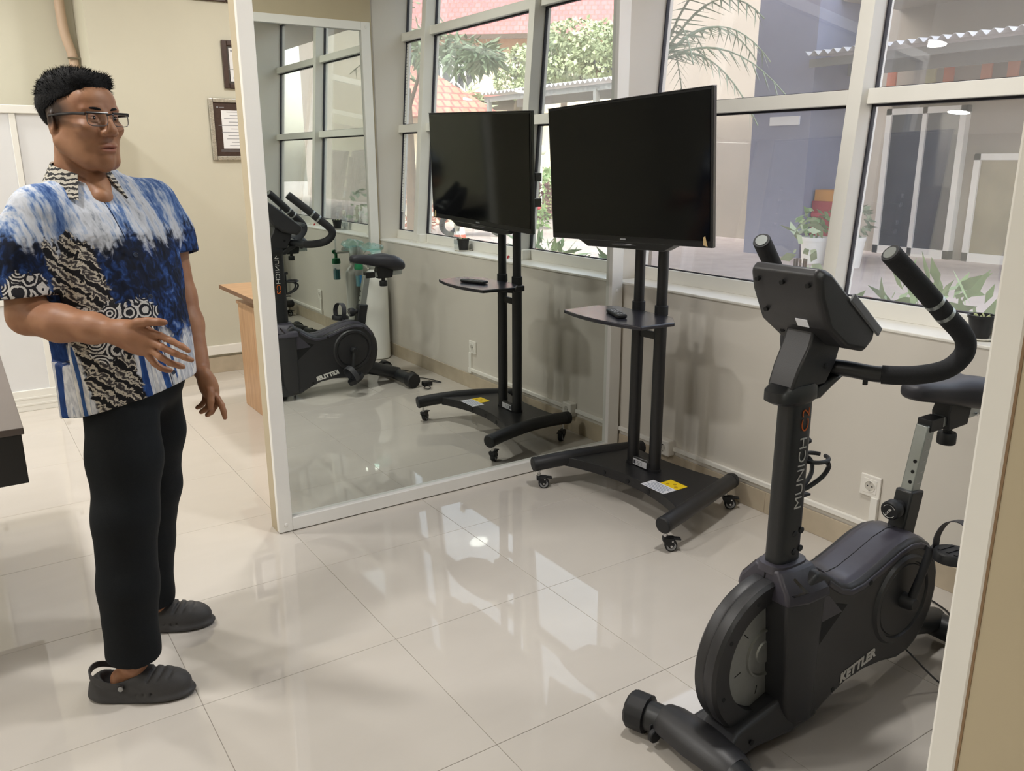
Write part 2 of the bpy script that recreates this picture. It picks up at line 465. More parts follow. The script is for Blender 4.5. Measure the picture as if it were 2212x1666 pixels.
st = thing('tv_stand', 'black steel rolling television stand with a shelf and four casters', 'tv stand', (2.40, 2.60, 0))
def leg(front, rear, bow, nm='foot_tube'):
    a, b = Vector(front), Vector(rear); mid = (a+b)/2+Vector((0, bow, 0.012))*2-Vector((0, bow, 0.012))
    pts = arc(a, (a+b)/2+Vector((0, bow*2, 0.03)), b, 14)
    o = part(nm, MB().tube(pts, 0.0335, 20), M_steel, st, bevel=0.003)
    d = (pts[0]-pts[1]).normalized(); e = (pts[-1]-pts[-2]).normalized()
    part('end_cap', MB().tube([pts[0]-d*0.012, pts[0]+d*0.002, pts[0]+d*0.007], [0.0345, 0.0345, 0.03], 20), M_black, o)
    part('end_cap', MB().tube([pts[-1]-e*0.03, pts[-1]+e*0.002, pts[-1]+e*0.007], [0.0345, 0.0345, 0.03], 20), M_black, o)
LF, LR = (2.095, 2.975, 0.118), (2.665, 2.875, 0.118)
RF, RR = (2.125, 2.150, 0.118), (2.700, 2.325, 0.118)
leg(LF, LR, -0.016); leg(RF, RR, -0.016)
# base plate with concave front and rear edges and a folded skirt
def plate_edge(p, q, sag, n=16): return [tuple(v) for v in arc(p, ((p[0]+q[0])/2+sag, (p[1]+q[1])/2, 0), q, n)]
fr = plate_edge((2.22, 2.955, 0), (2.25, 2.205, 0), 0.17)
rr = plate_edge((2.63, 2.325, 0), (2.60, 2.87, 0), -0.05)
poly = [(p[0], p[1]) for p in fr]+[(p[0], p[1]) for p in rr]
part('base_plate', MB().prism(poly, 0.128, 0.142, 'Z'), M_steel, st, smooth=False, bevel=0.003)
sk = MB()
for i in range(len(fr)-1):
    a, b = fr[i], fr[i+1]
    sk.hexa([(a[0], a[1], 0.098), (a[0]+0.006, a[1], 0.098), (b[0]+0.006, b[1], 0.098), (b[0], b[1], 0.098),
             (a[0], a[1], 0.131), (a[0]+0.006, a[1], 0.131), (b[0]+0.006, b[1], 0.131), (b[0], b[1], 0.131)])
part('skirt', sk, M_steel, st)
for k in (5, 8, 11):
    p = fr[k]
    part('slot', MB().lathe((p[0]-0.0015, p[1], 0.115), [(0.0001, -0.001), (0.011, -0.001), (0.011, 0.003), (0.0001, 0.003)], 14, 'X'), M_black, st)
PX, PYL, PYR = 2.452, 2.695, 2.553
for yy in (PYL, PYR):
    o = part('pole', MB().tube([(PX, yy, 0.13), (PX, yy, 0.885)], 0.0265, 24), M_steel, st, bevel=0.002)
    part('collar', MB().tube([(PX, yy, 0.845), (PX, yy, 0.887)], 0.0285, 24), M_black, o, bevel=0.002)
    part('inner_pole', MB().tube([(PX, yy, 0.88), (PX, yy, 1.60)], 0.0225, 24), M_steel, o)
    part('pole_socket', MB().tube([(PX, yy, 0.138), (PX, yy, 0.155)], 0.030, 24), M_steel, o)
part('cross_bar', MB().box(PX-0.008, PX+0.008, PYR+0.02, PYL-0.02, 0.735, 0.768), M_steel, st, smooth=False, bevel=0.003)
lb = part('lower_bracket', MB().box(PX-0.022, PX+0.012, PYR+0.018, PYL-0.018, 0.142, 0.185), M_steel, st, smooth=False, bevel=0.012, seg=4)
part('serial_label', MB().box(PX-0.0232, PX-0.0222, PYR+0.027, PYL-0.025, 0.147, 0.176), M_sticker, lb, smooth=False)
lab = MB()
for k in range(3): lab.box(PX-0.0236, PX-0.0231, PYR+0.057, PYL-0.05, 0.153+k*0.007, 0.1545+k*0.007)
lab.box(PX-0.0236, PX-0.0231, PYL-0.043, PYL-0.030, 0.152, 0.170)
part('serial_print', lab, M_ink, lb, smooth=False)
# warning stickers lying on the plate
part('instruction_sticker', MB().box(2.300, 2.375, 2.335, 2.475, 0.1424, 0.1432), M_sticker, st, smooth=False)
ink = MB()
for k in range(6): ink.box(2.306+k*0.011, 2.3105+k*0.011, 2.345+0.004*(k % 3), 2.465-0.012*(k % 2), 0.1433, 0.1437)
part('instruction_print', ink, pmat('blue_grey_ink', '#9aa2b4', 0.6), st, smooth=False)
part('warning_sticker', MB().box(2.375, 2.440, 2.335, 2.435, 0.1424, 0.1432), M_yellow, st, smooth=False)
ink = MB()
for k in range(3): ink.lathe((2.395+0.018*(k % 2), 2.36+k*0.024, 0.1433), [(0.004, 0), (0.008, 0), (0.008, 0.0004), (0.004, 0.0004)], 12)
part('warning_print', ink, pmat('amber_ink', '#c09a10', 0.6), st, smooth=False)

def caster(x, y, ang):
    """swivel caster: stem, forked housing, twin wheel, brake lever; ang = trailing direction"""
    M = Matrix.Translation((x, y, 0)) @ Matrix.Rotation(ang, 4, 'Z')
    c = part('caster', MB().box(-0.012, 0.036, -0.017, 0.017, 0.040, 0.060).xf(M), M_black, st, smooth=False, bevel=0.006)
    part('stem', MB().cyl((0, 0, 0.055), (0, 0, 0.092), 0.006, seg=12).xf(M), M_chrome, c)
    part('nut', MB().cyl((0, 0, 0.064), (0, 0, 0.069), 0.010, seg=6).xf(M), M_chrome, c)
    for s in (-1, 1):
        part('fork', MB().prism([(-0.012, 0.058), (0.030, 0.058), (0.034, 0.030), (0.026, 0.016), (0.016, 0.016), (-0.004, 0.040)], s*0.0135, s*0.0165).xf(M), M_black, c, smooth=False, bevel=0.001)
        part('rivet', MB().lathe((0.022, s*0.0166, 0.025), [(0.0001, s*0.002), (0.0045, s*0.001), (0.0045, -s*0.002)], 12, 'Y').xf(M), M_chrome, c)
        part('rivet', MB().lathe((0.026, s*0.0166, 0.046), [(0.0001, s*0.002), (0.0035, s*0.001), (0.0035, -s*0.002)], 12, 'Y').xf(M), M_chrome, c)
    part('wheel', MB().lathe((0.022, 0, 0.025), [(0.018, -0.0125), (0.0235, -0.011), (0.025, -0.008), (0.025, 0.008), (0.0235, 0.011), (0.018, 0.0125)], 24, 'Y').xf(M), M_black, c)
    part('wheel_ring', MB().lathe((0.022, 0, 0.025), [(0.015, -0.0132), (0.0185, -0.0132), (0.0185, 0.0132), (0.015, 0.0132)], 24, 'Y').xf(M), M_grey, c)
    part('brake_lever', MB().hexa([Vector(p) for p in ((0.030, -0.010, 0.050), (0.060, -0.012, 0.048), (0.060, 0.012, 0.048), (0.030, 0.010, 0.050),
                                   (0.030, -0.010, 0.059), (0.060, -0.012, 0.054), (0.060, 0.012, 0.054), (0.030, 0.010, 0.059))]).xf(M), M_black, c, smooth=False, bevel=0.002)
caster(2.118, 2.966, math.radians(-33)); caster(2.150, 2.160, math.radians(-33))
caster(2.655, 2.316, math.radians(-40)); caster(2.628, 2.880, math.radians(150))
# shelf with bowed front edge
fe = [tuple(v) for v in arc((2.152, 2.838, 0), (2.085, 2.60, 0), (2.165, 2.362, 0), 16)]
shp = [(p[0], p[1]) for p in fe]+[(2.335, 2.352), (2.405, 2.435), (2.405, 2.770), (2.340, 2.848)]
sh = part('shelf', MB().prism(shp, 0.842, 0.858, 'Z'), pmat('shelf_laminate', '#26262e', 0.22, var=0.05, vscale=20), st, smooth=False, bevel=0.004)
part('shelf_bracket', MB().hexa([(2.25, 2.56, 0.825), (2.43, 2.56, 0.80), (2.43, 2.69, 0.80), (2.25, 2.69, 0.825), (2.25, 2.56, 0.842), (2.43, 2.56, 0.842), (2.43, 2.69, 0.842), (2.25, 2.69, 0.842)]), M_steel, sh, smooth=False)
part('clamp', MB().box(2.405, 2.475, 2.515, 2.735, 0.812, 0.842), M_steel, sh, smooth=False, bevel=0.004)
part('clamp_knob', MB().lathe((2.50, 2.625, 0.835), [(0.001, 0.02), (0.014, 0.02), (0.014, 0), (0.001, 0)], 14, 'X'), M_black, sh)
# hanger plates behind the television
hp = part('hanger_plate', MB().box(2.405, 2.430, 2.50, 2.75, 1.34, 1.52), M_steel, st, smooth=False, bevel=0.003)
for yy in (2.275, 2.955):
    h = part('hanger_rail', MB().box(2.335, 2.365, yy-0.016, yy+0.016, 1.235, 1.445), M_steel, st, smooth=False, bevel=0.002)
    for z in (1.25, 1.29, 1.37, 1.41): part('slot_hole', MB().box(2.345, 2.357, yy-0.0165, yy-0.0155, z, z+0.02), M_sticker, h, smooth=False)
for z in (1.26, 1.38): part('hanger_beam', MB().box(2.365, 2.405, 2.25, 2.98, z, z+0.04), M_steel, st, smooth=False, bevel=0.002)

tv = thing('television', 'switched-off black flat television hanging on the rolling stand', 'television', (2.272, 2.613, 1.433))
tv.rotation_euler = (math.radians(-1.9), math.radians(-2.2), 0)
def TVP(*a, **k): return part(*a, local=True, **k)
TVP('back_cover', MB().hexa([(0.006, -0.478, -0.272), (0.052, -0.40, -0.25), (0.052, 0.40, -0.25), (0.006, 0.478, -0.272),
                             (0.006, -0.478, 0.272), (0.030, -0.45, 0.262), (0.030, 0.45, 0.262), (0.006, 0.478, 0.272)]), M_tvbody, tv, smooth=False, bevel=0.006)
TVP('frame', MB().box(-0.010, 0.010, -0.483, 0.483, -0.277, 0.277), M_tvbody, tv, smooth=False, bevel=0.004)
TVP('screen', MB().box(-0.0125, -0.0095, -0.472, 0.472, -0.252, 0.267), M_screen, tv, smooth=False)
TVP('edge_trim', MB().box(-0.0115, 0.008, -0.4835, 0.4835, 0.2765, 0.2790), pmat('tv_metal_edge', '#6c6c70', 0.3, metal=0.8), tv, smooth=False)
ch = TVP('chin', MB().prism([(0.30, -0.275), (0.235, -0.303), (-0.225, -0.303), (-0.29, -0.275)], -0.009, 0.045, 'X'), M_tvbody, tv, smooth=False, bevel=0.004)
TVP('chin_lip', MB().ell((-0.009, 0.0, -0.287), (0.004, 0.075, 0.005), 20, 8), pmat('dark_gloss', '#3b3b40', 0.15), ch)
TVP('maker_mark', MB().box(-0.0126, -0.0119, -0.017, 0.017, -0.267, -0.261), M_grey, tv, smooth=False)
TVP('corner_tape', MB().hexa([(-0.0128, -0.463, -0.272), (-0.0118, -0.463, -0.272), (-0.0118, -0.443, -0.268), (-0.0128, -0.443, -0.268),
                              (-0.0128, -0.452, -0.235), (-0.0118, -0.452, -0.235), (-0.0118, -0.442, -0.240), (-0.0128, -0.442, -0.240)]), pmat('tan_tape', '#b79f74', 0.6), tv, smooth=False)

rc = thing('remote_control', 'black television remote control lying on the stand shelf', 'remote', (2.245, 2.60, 0.8585), math.radians(68))
def rp(*a, **k): return part(*a, local=True, **k)
rp('body', MB().box(-0.078, 0.078, -0.021, 0.021, 0.0005, 0.017), pmat('remote_plastic', '#141519', 0.4), rc, smooth=False, bevel=0.006, seg=3)
for i in range(8):
    for j in (-0.012, 0, 0.012):
        rp('button', MB().box(-0.062+i*0.015, -0.054+i*0.015, j-0.0035, j+0.0035, 0.0165, 0.0185), M_grey if (i in (0, 5) or (i+int(j*1000)) % 3 == 0) else M_tvbody, rc, smooth=False)

# ================================================================== cable trunking and sockets on the window wall
M_duct = pmat('trunking_plastic', '#f0eee8', 0.35, var=0.01)
tr = thing('cable_trunking', 'white plastic cable trunking along the wall above the skirting', 'trunking', (WX-0.008, 2.4, 0.13))
part('run', MB().box(WX-0.016, WX, 1.678, 3.146, 0.119, 0.139), M_duct, tr, smooth=False, bevel=0.002)
part('riser', MB().box(WX-0.016, WX, 1.668, 1.697, 0.119, 0.245), M_duct, tr, smooth=False, bevel=0.002)
part('joint_cover', MB().box(WX-0.018, WX, 1.664, 1.70, 0.108, 0.142), M_duct, tr, smooth=False, bevel=0.002)
def socket_face(t, y, z, xf, r=0.0195):
    rr_ = part('socket_ring', MB().lathe((xf, y, z), [(r, 0.001), (r, -0.002), (r+0.003, -0.002), (r+0.003, 0.001)], 24, 'X'), M_plastic, t)
    part('socket_well', MB().lathe((xf, y, z), [(0.0001, -0.0004), (r, -0.0004), (r, 0.0008), (0.0001, 0.0008)], 24, 'X'), pmat('socket_well', '#cfcbc2', 0.4), t)
    for dy in (-0.0095, 0.0095):
        part('contact', MB().lathe((xf-0.0008, y+dy, z), [(0.0001, -0.0004), (0.0028, -0.0004), (0.0028, 0.0004), (0.0001, 0.0004)], 10, 'X'), M_black, t)
    for dz in (-0.0165, 0.0165):
        part('earth_clip', MB().box(xf-0.003, xf, y-0.003, y+0.003, z+dz-0.002, z+dz+0.002), M_chrome, t, smooth=False)
s1 = thing('wall_socket', 'square white flush wall socket above a short trunking riser', 'socket', (WX-0.006, 1.708, 0.284))
part('plate', MB().box(WX-0.010, WX, 1.666, 1.750, 0.243, 0.327), M_plastic, s1, smooth=False, bevel=0.003)
part('inner_plate', MB().box(WX-0.0115, WX-0.009, 1.680, 1.736, 0.257, 0.313), M_plastic, s1, smooth=False, bevel=0.001)
socket_face(s1, 1.708, 0.285, WX-0.0115)
s2 = thing('wall_socket', 'white surface-mounted socket box on the trunking behind the television stand', 'socket', (WX-0.02, 2.79, 0.128))
part('box', MB().box(WX-0.045, WX, 2.745, 2.822, 0.094, 0.170), M_plastic, s2, smooth=False, bevel=0.006, seg=3)
socket_face(s2, 2.7835, 0.132, WX-0.045)

# far wall trunking
tr2 = thing('cable_trunking', 'white cable trunking on the far wall beside the wooden desk', 'trunking', (2.0, 6.05, 0.17))
part('run', MB().box(1.10, WX, 6.03, 6.06, 0.135, 0.20), M_duct, tr2, smooth=False, bevel=0.003)

# ================================================================== things on the window sill
M_pot = pmat('black_pot_plastic', '#1b1b1e', 0.5)
M_soil = pmat('potting_soil', '#4a3a2c', 0.9, var=0.3, vscale=90, bump=0.6, bscale=150)
M_leafp = pmat('pale_sprout', '#c9cf9a', 0.6, var=0.15, vscale=60)
pot = thing('plant_pot', 'small black plastic plant pot on a saucer on the window sill', 'pot', (2.862, 1.440, SILL))
part('saucer', MB().lathe((2.862, 1.440, SILL), [(0.001, 0.001), (0.05, 0.001), (0.062, 0.006), (0.06, 0.008), (0.048, 0.004), (0.001, 0.004)], 28), pmat('saucer_white', '#dcd8cc', 0.5), pot)
part('pot', MB().lathe((2.862, 1.440, SILL+0.004), [(0.001, 0.0), (0.030, 0.0), (0.040, 0.068), (0.044, 0.068), (0.044, 0.078), (0.039, 0.078), (0.037, 0.062), (0.001, 0.060)], 28), M_pot, pot)
part('soil', MB().lathe((2.862, 1.440, SILL+0.004), [(0.001, 0.066), (0.03, 0.065), (0.0372, 0.062), (0.001, 0.061)], 20), M_soil, pot)
for k in range(6):
    a = k*1.05; c = Vector((2.862+0.017*math.cos(a), 1.440+0.017*math.sin(a), SILL+0.066))
    part('sprout', MB().tube(arc(c, c+Vector((0.006*math.cos(a+1), 0.006*math.sin(a+1), 0.018)), c+Vector((0.016*math.cos(a+1), 0.016*math.sin(a+1), 0.014)), 6), [0.002, 0.0025, 0.003, 0.003, 0.0025, 0.002, 0.001], 8), M_leafp, pot)
M_clear = glassmat('clear_plastic', (0.86, 0.89, 0.90), 1.8, 0.05, 0.10)
bt = thing('spray_bottle', 'clear plastic spray bottle standing beside the black plant pot', 'bottle', (2.885, 1.325, SILL))
part('bottle_body', MB().lathe((2.885, 1.325, SILL), [(0.001, 0.001), (0.024, 0.001), (0.027, 0.006), (0.027, 0.075), (0.026, 0.085), (0.012, 0.112), (0.011, 0.125), (0.001, 0.125)], 24), M_clear, bt)
part('print_ring', MB().lathe((2.885, 1.325, SILL+0.05), [(0.0272, -0.016), (0.0276, -0.016), (0.0276, 0.016), (0.0272, 0.016)], 24), M_clear, bt)
part('collar', MB().lathe((2.885, 1.325, SILL), [(0.001, 0.12), (0.015, 0.12), (0.015, 0.138), (0.001, 0.138)], 20), M_plastic, bt)
hd = part('spray_head', MB().hexa([(2.875, 1.295, SILL+0.138), (2.895, 1.295, SILL+0.138), (2.895, 1.35, SILL+0.138), (2.875, 1.35, SILL+0.138),
                                   (2.877, 1.288, SILL+0.168), (2.893, 1.288, SILL+0.168), (2.893, 1.342, SILL+0.172), (2.877, 1.342, SILL+0.172)]), M_plastic, bt, smooth=False, bevel=0.004)
part('trigger', MB().tube(arc((2.885, 1.305, SILL+0.142), (2.885, 1.285, SILL+0.125), (2.885, 1.300, SILL+0.105), 6), 0.004, 8), M_plastic, hd)
ck = thing('red_stopper', 'tiny red plastic stopper lying at the foot of the window mullion', 'stopper', (2.86, 1.995, SILL))
part('cap_shell', MB().lathe((2.86, 1.995, SILL), [(0.001, 0.0005), (0.009, 0.0005), (0.0095, 0.004), (0.006, 0.016), (0.001, 0.018)], 14), pmat('red_plastic', '#b3232f', 0.4), ck)
part('rim', MB().lathe((2.86, 1.995, SILL), [(0.009, 0.0005), (0.0112, 0.0005), (0.0112, 0.003), (0.009, 0.003)], 14), pmat('red_plastic', '#b3232f', 0.4), ck)

# paper height scale taped to the narrow pane
M_strip = pmat('scale_paper', '#f2f3f4', 0.6, var=0.01)
ms_ = thing('height_scale', 'long white paper height scale taped on the narrow window pane', 'scale', WP(0.335, 1.7, 0.006))
for z0, z1 in ((1.09, 1.67), (1.75, 2.32)):
    w = part('strip', wbox(0.315, 0.358, z0, z1, 0.0055, 0.0062), M_strip, ms_, smooth=False)
    m = MB()
    for k in range(int((z1-z0)/0.02)):
        t = wbox(0.317, 0.329 if k % 5 else 0.340, z0+0.01+k*0.02, z0+0.013+k*0.02, 0.0062, 0.0066); m.add(t.v, t.f)
    part('scale_marks', m, M_ink, w, smooth=False)

# ================================================================== oxygen cylinder beside the near mirror
M_cyl = pmat('white_enamel', '#edeeea', 0.25, var=0.015)
M_green = pmat('green_valve_plastic', '#1d7f52', 0.35)
M_blue = pmat('humidifier_water', '#3fb6c6', 0.15, trans=0.5)
CXo, CYo = 2.63, 0.505
ox = thing('oxygen_cylinder', 'tall white oxygen cylinder with regulator and humidifier bottle beside the mirror', 'cylinder', (CXo, CYo, 0))
part('cylinder_body', MB().lathe((CXo, CYo, 0), [(0.001, 0.004), (0.085, 0.004), (0.0925, 0.012), (0.0925, 0.60), (0.088, 0.635), (0.07, 0.665), (0.045, 0.685), (0.036, 0.70), (0.036, 0.725), (0.001, 0.725)], 40), M_cyl, ox)
part('valve_neck', MB().lathe((CXo, CYo, 0.72), [(0.001, 0), (0.022, 0), (0.022, 0.03), (0.013, 0.035), (0.013, 0.085), (0.001, 0.085)], 20), M_chrome, ox)
cg = part('valve_guard', MB().tube([(CXo, CYo, 0.70), (CXo, CYo, 0.83)], 0.056, 24, cap=False), M_cyl, ox)
sd = cg.modifiers.new('thick', 'SOLIDIFY'); sd.thickness = 0.004
part('bag', MB().ell((CXo-0.02, CYo+0.02, 0.85), (0.085, 0.07, 0.035), 24, 12), glassmat('crinkled_bag', (0.72, 0.90, 0.88), 1.6, 0.18), ox)
_bag = [o for o in ox.children if o.name.startswith('bag')][0]
dm = _bag.modifiers.new('sub', 'SUBSURF'); dm.levels = dm.render_levels = 2
tx = bpy.data.textures.new('crinkle', 'CLOUDS'); tx.noise_scale = 0.03
dd = _bag.modifiers.new('crinkle', 'DISPLACE'); dd.texture = tx; dd.strength = 0.03
rg = part('regulator', MB().tube([(CXo, CYo, 0.79), (CXo-0.075, CYo+0.03, 0.79), (CXo-0.15, CYo+0.05, 0.785)], [0.013, 0.014, 0.010], 14), M_chrome, ox)
part('gauge', MB().lathe((CXo-0.075, CYo+0.045, 0.805), [(0.001, 0.012), (0.026, 0.012), (0.026, -0.008), (0.001, -0.008)], 20, 'Y'), M_chrome, rg)
for px_ in (0.06, 0.155): part('valve_knob', MB().lathe((CXo-px_, CYo+0.06, 0.79), [(0.001, 0.02), (0.016, 0.02), (0.018, 0), (0.001, 0)], 14, 'Y'), M_green, rg)
part('flow_tube', MB().cyl((CXo-0.15, CYo+0.05, 0.79), (CXo-0.15, CYo+0.05, 0.90), 0.007, seg=12), M_clear, rg)
hb = part('humidifier_bottle', MB().lathe((CXo-0.15, CYo+0.05, 0.575), [(0.001, 0), (0.026, 0), (0.028, 0.006), (0.028, 0.125), (0.001, 0.125)], 24), M_clear, ox)
part('water', MB().lathe((CXo-0.15, CYo+0.05, 0.578), [(0.001, 0), (0.0255, 0), (0.0255, 0.075), (0.001, 0.075)], 24), M_blue, hb)
part('bottle_label', MB().box(CXo-0.158, CXo-0.142, CYo+0.0785, CYo+0.0792, 0.60, 0.66), pmat('blue_label', '#2673a8', 0.5), hb, smooth=False)
part('bottle_lid', MB().lathe((CXo-0.15, CYo+0.05, 0.70), [(0.001, 0), (0.032, 0), (0.034, 0.01), (0.030, 0.04), (0.012, 0.045), (0.012, 0.085), (0.001, 0.085)], 24), M_green, hb)

# ================================================================== adapter and cables on the floor
M_cord = pmat('black_cord', '#141416', 0.5)
ad = thing('power_adapter', 'black power adapter with loose coiled cable on the floor behind the bike', 'adapter', (2.56, 1.45, 0))
part('brick', MB().box(2.515, 2.580, 1.435, 1.478, 0.001, 0.030), M_cord, ad, smooth=False, bevel=0.004)
pts = [(2.54, 1.435, 0.012), (2.56, 1.36, 0.006), (2.60, 1.38, 0.006), (2.66, 1.45, 0.006), (2.62, 1.30, 0.006), (2.56, 1.22, 0.008), (2.63, 1.12, 0.006), (2.60, 1.00, 0.006), (2.56, 0.96, 0.006), (2.53, 0.90, 0.006)]
part('cable', MB().tube(spline(pts, 8), 0.0032, 8), M_cord, ad)
pts = [(2.54, 1.478, 0.012), (2.53, 1.54, 0.006), (2.50, 1.56, 0.006), (2.49, 1.52, 0.006), (2.51, 1.50, 0.006)]
part('cable', MB().tube(spline(pts, 8), 0.0028, 8), M_cord, ad)

# ================================================================== wooden desk behind the mirror partition
M_wood = pmat('oak_laminate', '#b5926e', 0.4, var=0.05)
def wood(name, c0, c1, sc=(1, 1, 9)):
    m = bpy.data.materials.new(name); m.use_nodes = True; n = m.node_tree.nodes; l = m.node_tree.links; b = n['Principled BSDF']
    tc = n.new('ShaderNodeTexCoord'); mp = n.new('ShaderNodeMapping'); mp.inputs['Scale'].default_value = sc
    nz = n.new('ShaderNodeTexNoise'); nz.inputs['Scale'].default_value = 4; nz.inputs['Detail'].default_value = 6; nz.inputs['Distortion'].default_value = 0.8
    r = n.new('ShaderNodeValToRGB'); r.color_ramp.elements[0].position = 0.3; r.color_ramp.elements[1].position = 0.7
    r.color_ramp.elements[0].color = (*lin(c0), 1); r.color_ramp.elements[1].color = (*lin(c1), 1)
    l.new(tc.outputs['Object'], mp.inputs['Vector']); l.new(mp.outputs[0], nz.inputs['Vector']); l.new(nz.outputs['Fac'], r.inputs['Fac']); l.new(r.outputs[0], b.inputs['Base Color'])
    b.inputs['Roughness'].default_value = 0.38
    return m
M_woodv = wood('oak_laminate_upright', '#a57f5c', '#c09a74', (9, 9, 0.9))
M_woodh = wood('oak_laminate_top', '#ab8662', '#c39e79', (1, 9, 9))
dk = thing('office_desk', 'light oak office desk with a panel pedestal behind the mirror partition', 'desk', (1.95, 4.7, 0))
part('desktop', MB().box(1.315, 2.70, 4.30, 5.20, 0.728, 0.753), M_woodh, dk, smooth=False, bevel=0.002)
part('edge_band', MB().box(1.313, 1.3155, 4.30, 5.20, 0.729, 0.752), pmat('dark_edge_band', '#6f5138', 0.5), dk, smooth=False)
part('pedestal', MB().box(1.40, 1.82, 4.38, 5.14, 0.0, 0.640), M_woodv, dk, smooth=False, bevel=0.002)
part('pedestal_top', MB().box(1.392, 1.828, 4.37, 5.15, 0.640, 0.658), M_woodh, dk, smooth=False, bevel=0.002)
part('support', MB().box(1.50, 1.75, 4.6, 4.9, 0.658, 0.728), M_woodv, dk, smooth=False)
part('leg_panel', MB().box(2.62, 2.645, 4.36, 5.14, 0, 0.728), M_woodv, dk, smooth=False)

# dark table whose corner shows behind the man
M_dktop = pmat('dark_brown_laminate', '#5d534e', 0.35, var=0.04)
M_dk = pmat('dark_table_edge', '#1e1d1d', 0.45)
tb = thing('dark_table', 'dark brown table with a deep black edge beside the man', 'table', (-0.6, 3.2, 0))
part('tabletop', MB().box(-1.30, 0.090, 2.60, 3.95, 0.745, 0.765), M_dktop, tb, smooth=False, bevel=0.002)
part('apron', MB().box(-1.295, 0.083, 2.606, 3.944, 0.600, 0.745), M_dk, tb, smooth=False, bevel=0.002)
for (a, b) in ((-1.27, 2.64), (-0.55, 2.64), (-1.27, 3.86), (-0.55, 3.86)):
    part('leg', MB().box(a, a+0.06, b, b+0.06, 0, 0.600), M_dk, tb, smooth=False, bevel=0.002)

# ================================================================== white sliding-door cabinets
M_cab = pmat('cabinet_white_steel', '#e9e9e4', 0.35, var=0.01)
M_door = pmat('cabinet_door_grey', '#dfe1e4', 0.4, var=0.01)
M_brass = pmat('lock_metal', '#8d8675', 0.3, metal=0.9)
def cabinet(xa, xb, z0, z1, label, seam):
    t = thing('sliding_cabinet', label, 'cabinet', ((xa+xb)/2, 5.95, z0))
    yf, yb = 5.72, 6.16
    part('carcass', MB().box(xa, xb, yf+0.03, yb, z0, z1), M_cab, t, smooth=False, bevel=0.003)
    h = 0.045
    part('top_rail', MB().box(xa, xb, yf, yf+0.03, z1-h, z1), M_cab, t, smooth=False, bevel=0.003)
    part('bottom_rail', MB().box(xa, xb, yf, yf+0.03, z0, z0+0.13 if z0 < 0.1 else z0+h), M_cab, t, smooth=False, bevel=0.003)
    zb = z0+(0.13 if z0 < 0.1 else h)
    part('side_stile', MB().box(xa, xa+0.02, yf, yf+0.03, zb, z1-h), M_cab, t, smooth=False)
    part('side_stile', MB().box(xb-0.02, xb, yf, yf+0.03, zb, z1-h), M_cab, t, smooth=False)
    d1 = part('door', MB().box(xa+0.02, seam+0.02, yf+0.012, yf+0.026, zb, z1-h), M_door, t, smooth=False)
    part('door_frame', MB().box(seam-0.012, seam+0.02, yf+0.006, yf+0.02, zb, z1-h), M_cab, d1, smooth=False, bevel=0.002)
    d2 = part('door', MB().box(seam+0.02, xb-0.02, yf+0.018, yf+0.03, zb, z1-h), M_door, t, smooth=False)
    for xk, d in ((seam+0.06, d2), (xa+0.07, d1)):
        lk = part('lock', MB().lathe((xk, yf+0.012, zb-0.018), [(0.0001, -0.022), (0.010, -0.022), (0.013, -0.006), (0.013, 0.0), (0.0001, 0.0)], 14, 'Y'), M_brass, d)
        part('key', MB().box(xk-0.001, xk+0.001, yf-0.014, yf-0.010, zb-0.065, zb-0.026), M_brass, d, smooth=False)
    for k in range(2 if z0 < 0.1 else 0):
        part('plinth_line', MB().box(xa, xb, yf-0.003, yf, z0+0.035+k*0.04, z0+0.047+k*0.04), M_cab, t, smooth=False, bevel=0.001)
cabinet(-0.05, 0.85, 0.0, 0.70, 'lower white sliding-door cabinet with keys, behind the man', 0.385)
cabinet(-0.05, 0.85, 0.701, 1.79, 'upper white sliding-door cabinet stacked on the lower one behind the man', 0.385)

# pipe along the corner of the pier
pp = thing('wall_pipe', 'beige painted pipe running up the wall corner beside the cabinets', 'pipe', (0.80, 6.42, 0))
part('pipe', MB().tube(spline([(0.835, 6.445, 0.01), (0.835, 6.445, 1.2), (0.825, 6.44, 1.75), (0.84, 6.44, 2.1), (0.80, 6.44, 2.35), (0.80, 6.44, ZC-0.002)], 8), 0.030, 16), pmat('pipe_paint', '#c7ae98', 0.5, var=0.06), pp)
part('pipe_clip', MB().box(0.80, 0.879, 6.40, 6.41, 2.12, 2.13), M_brass, pp, smooth=False)

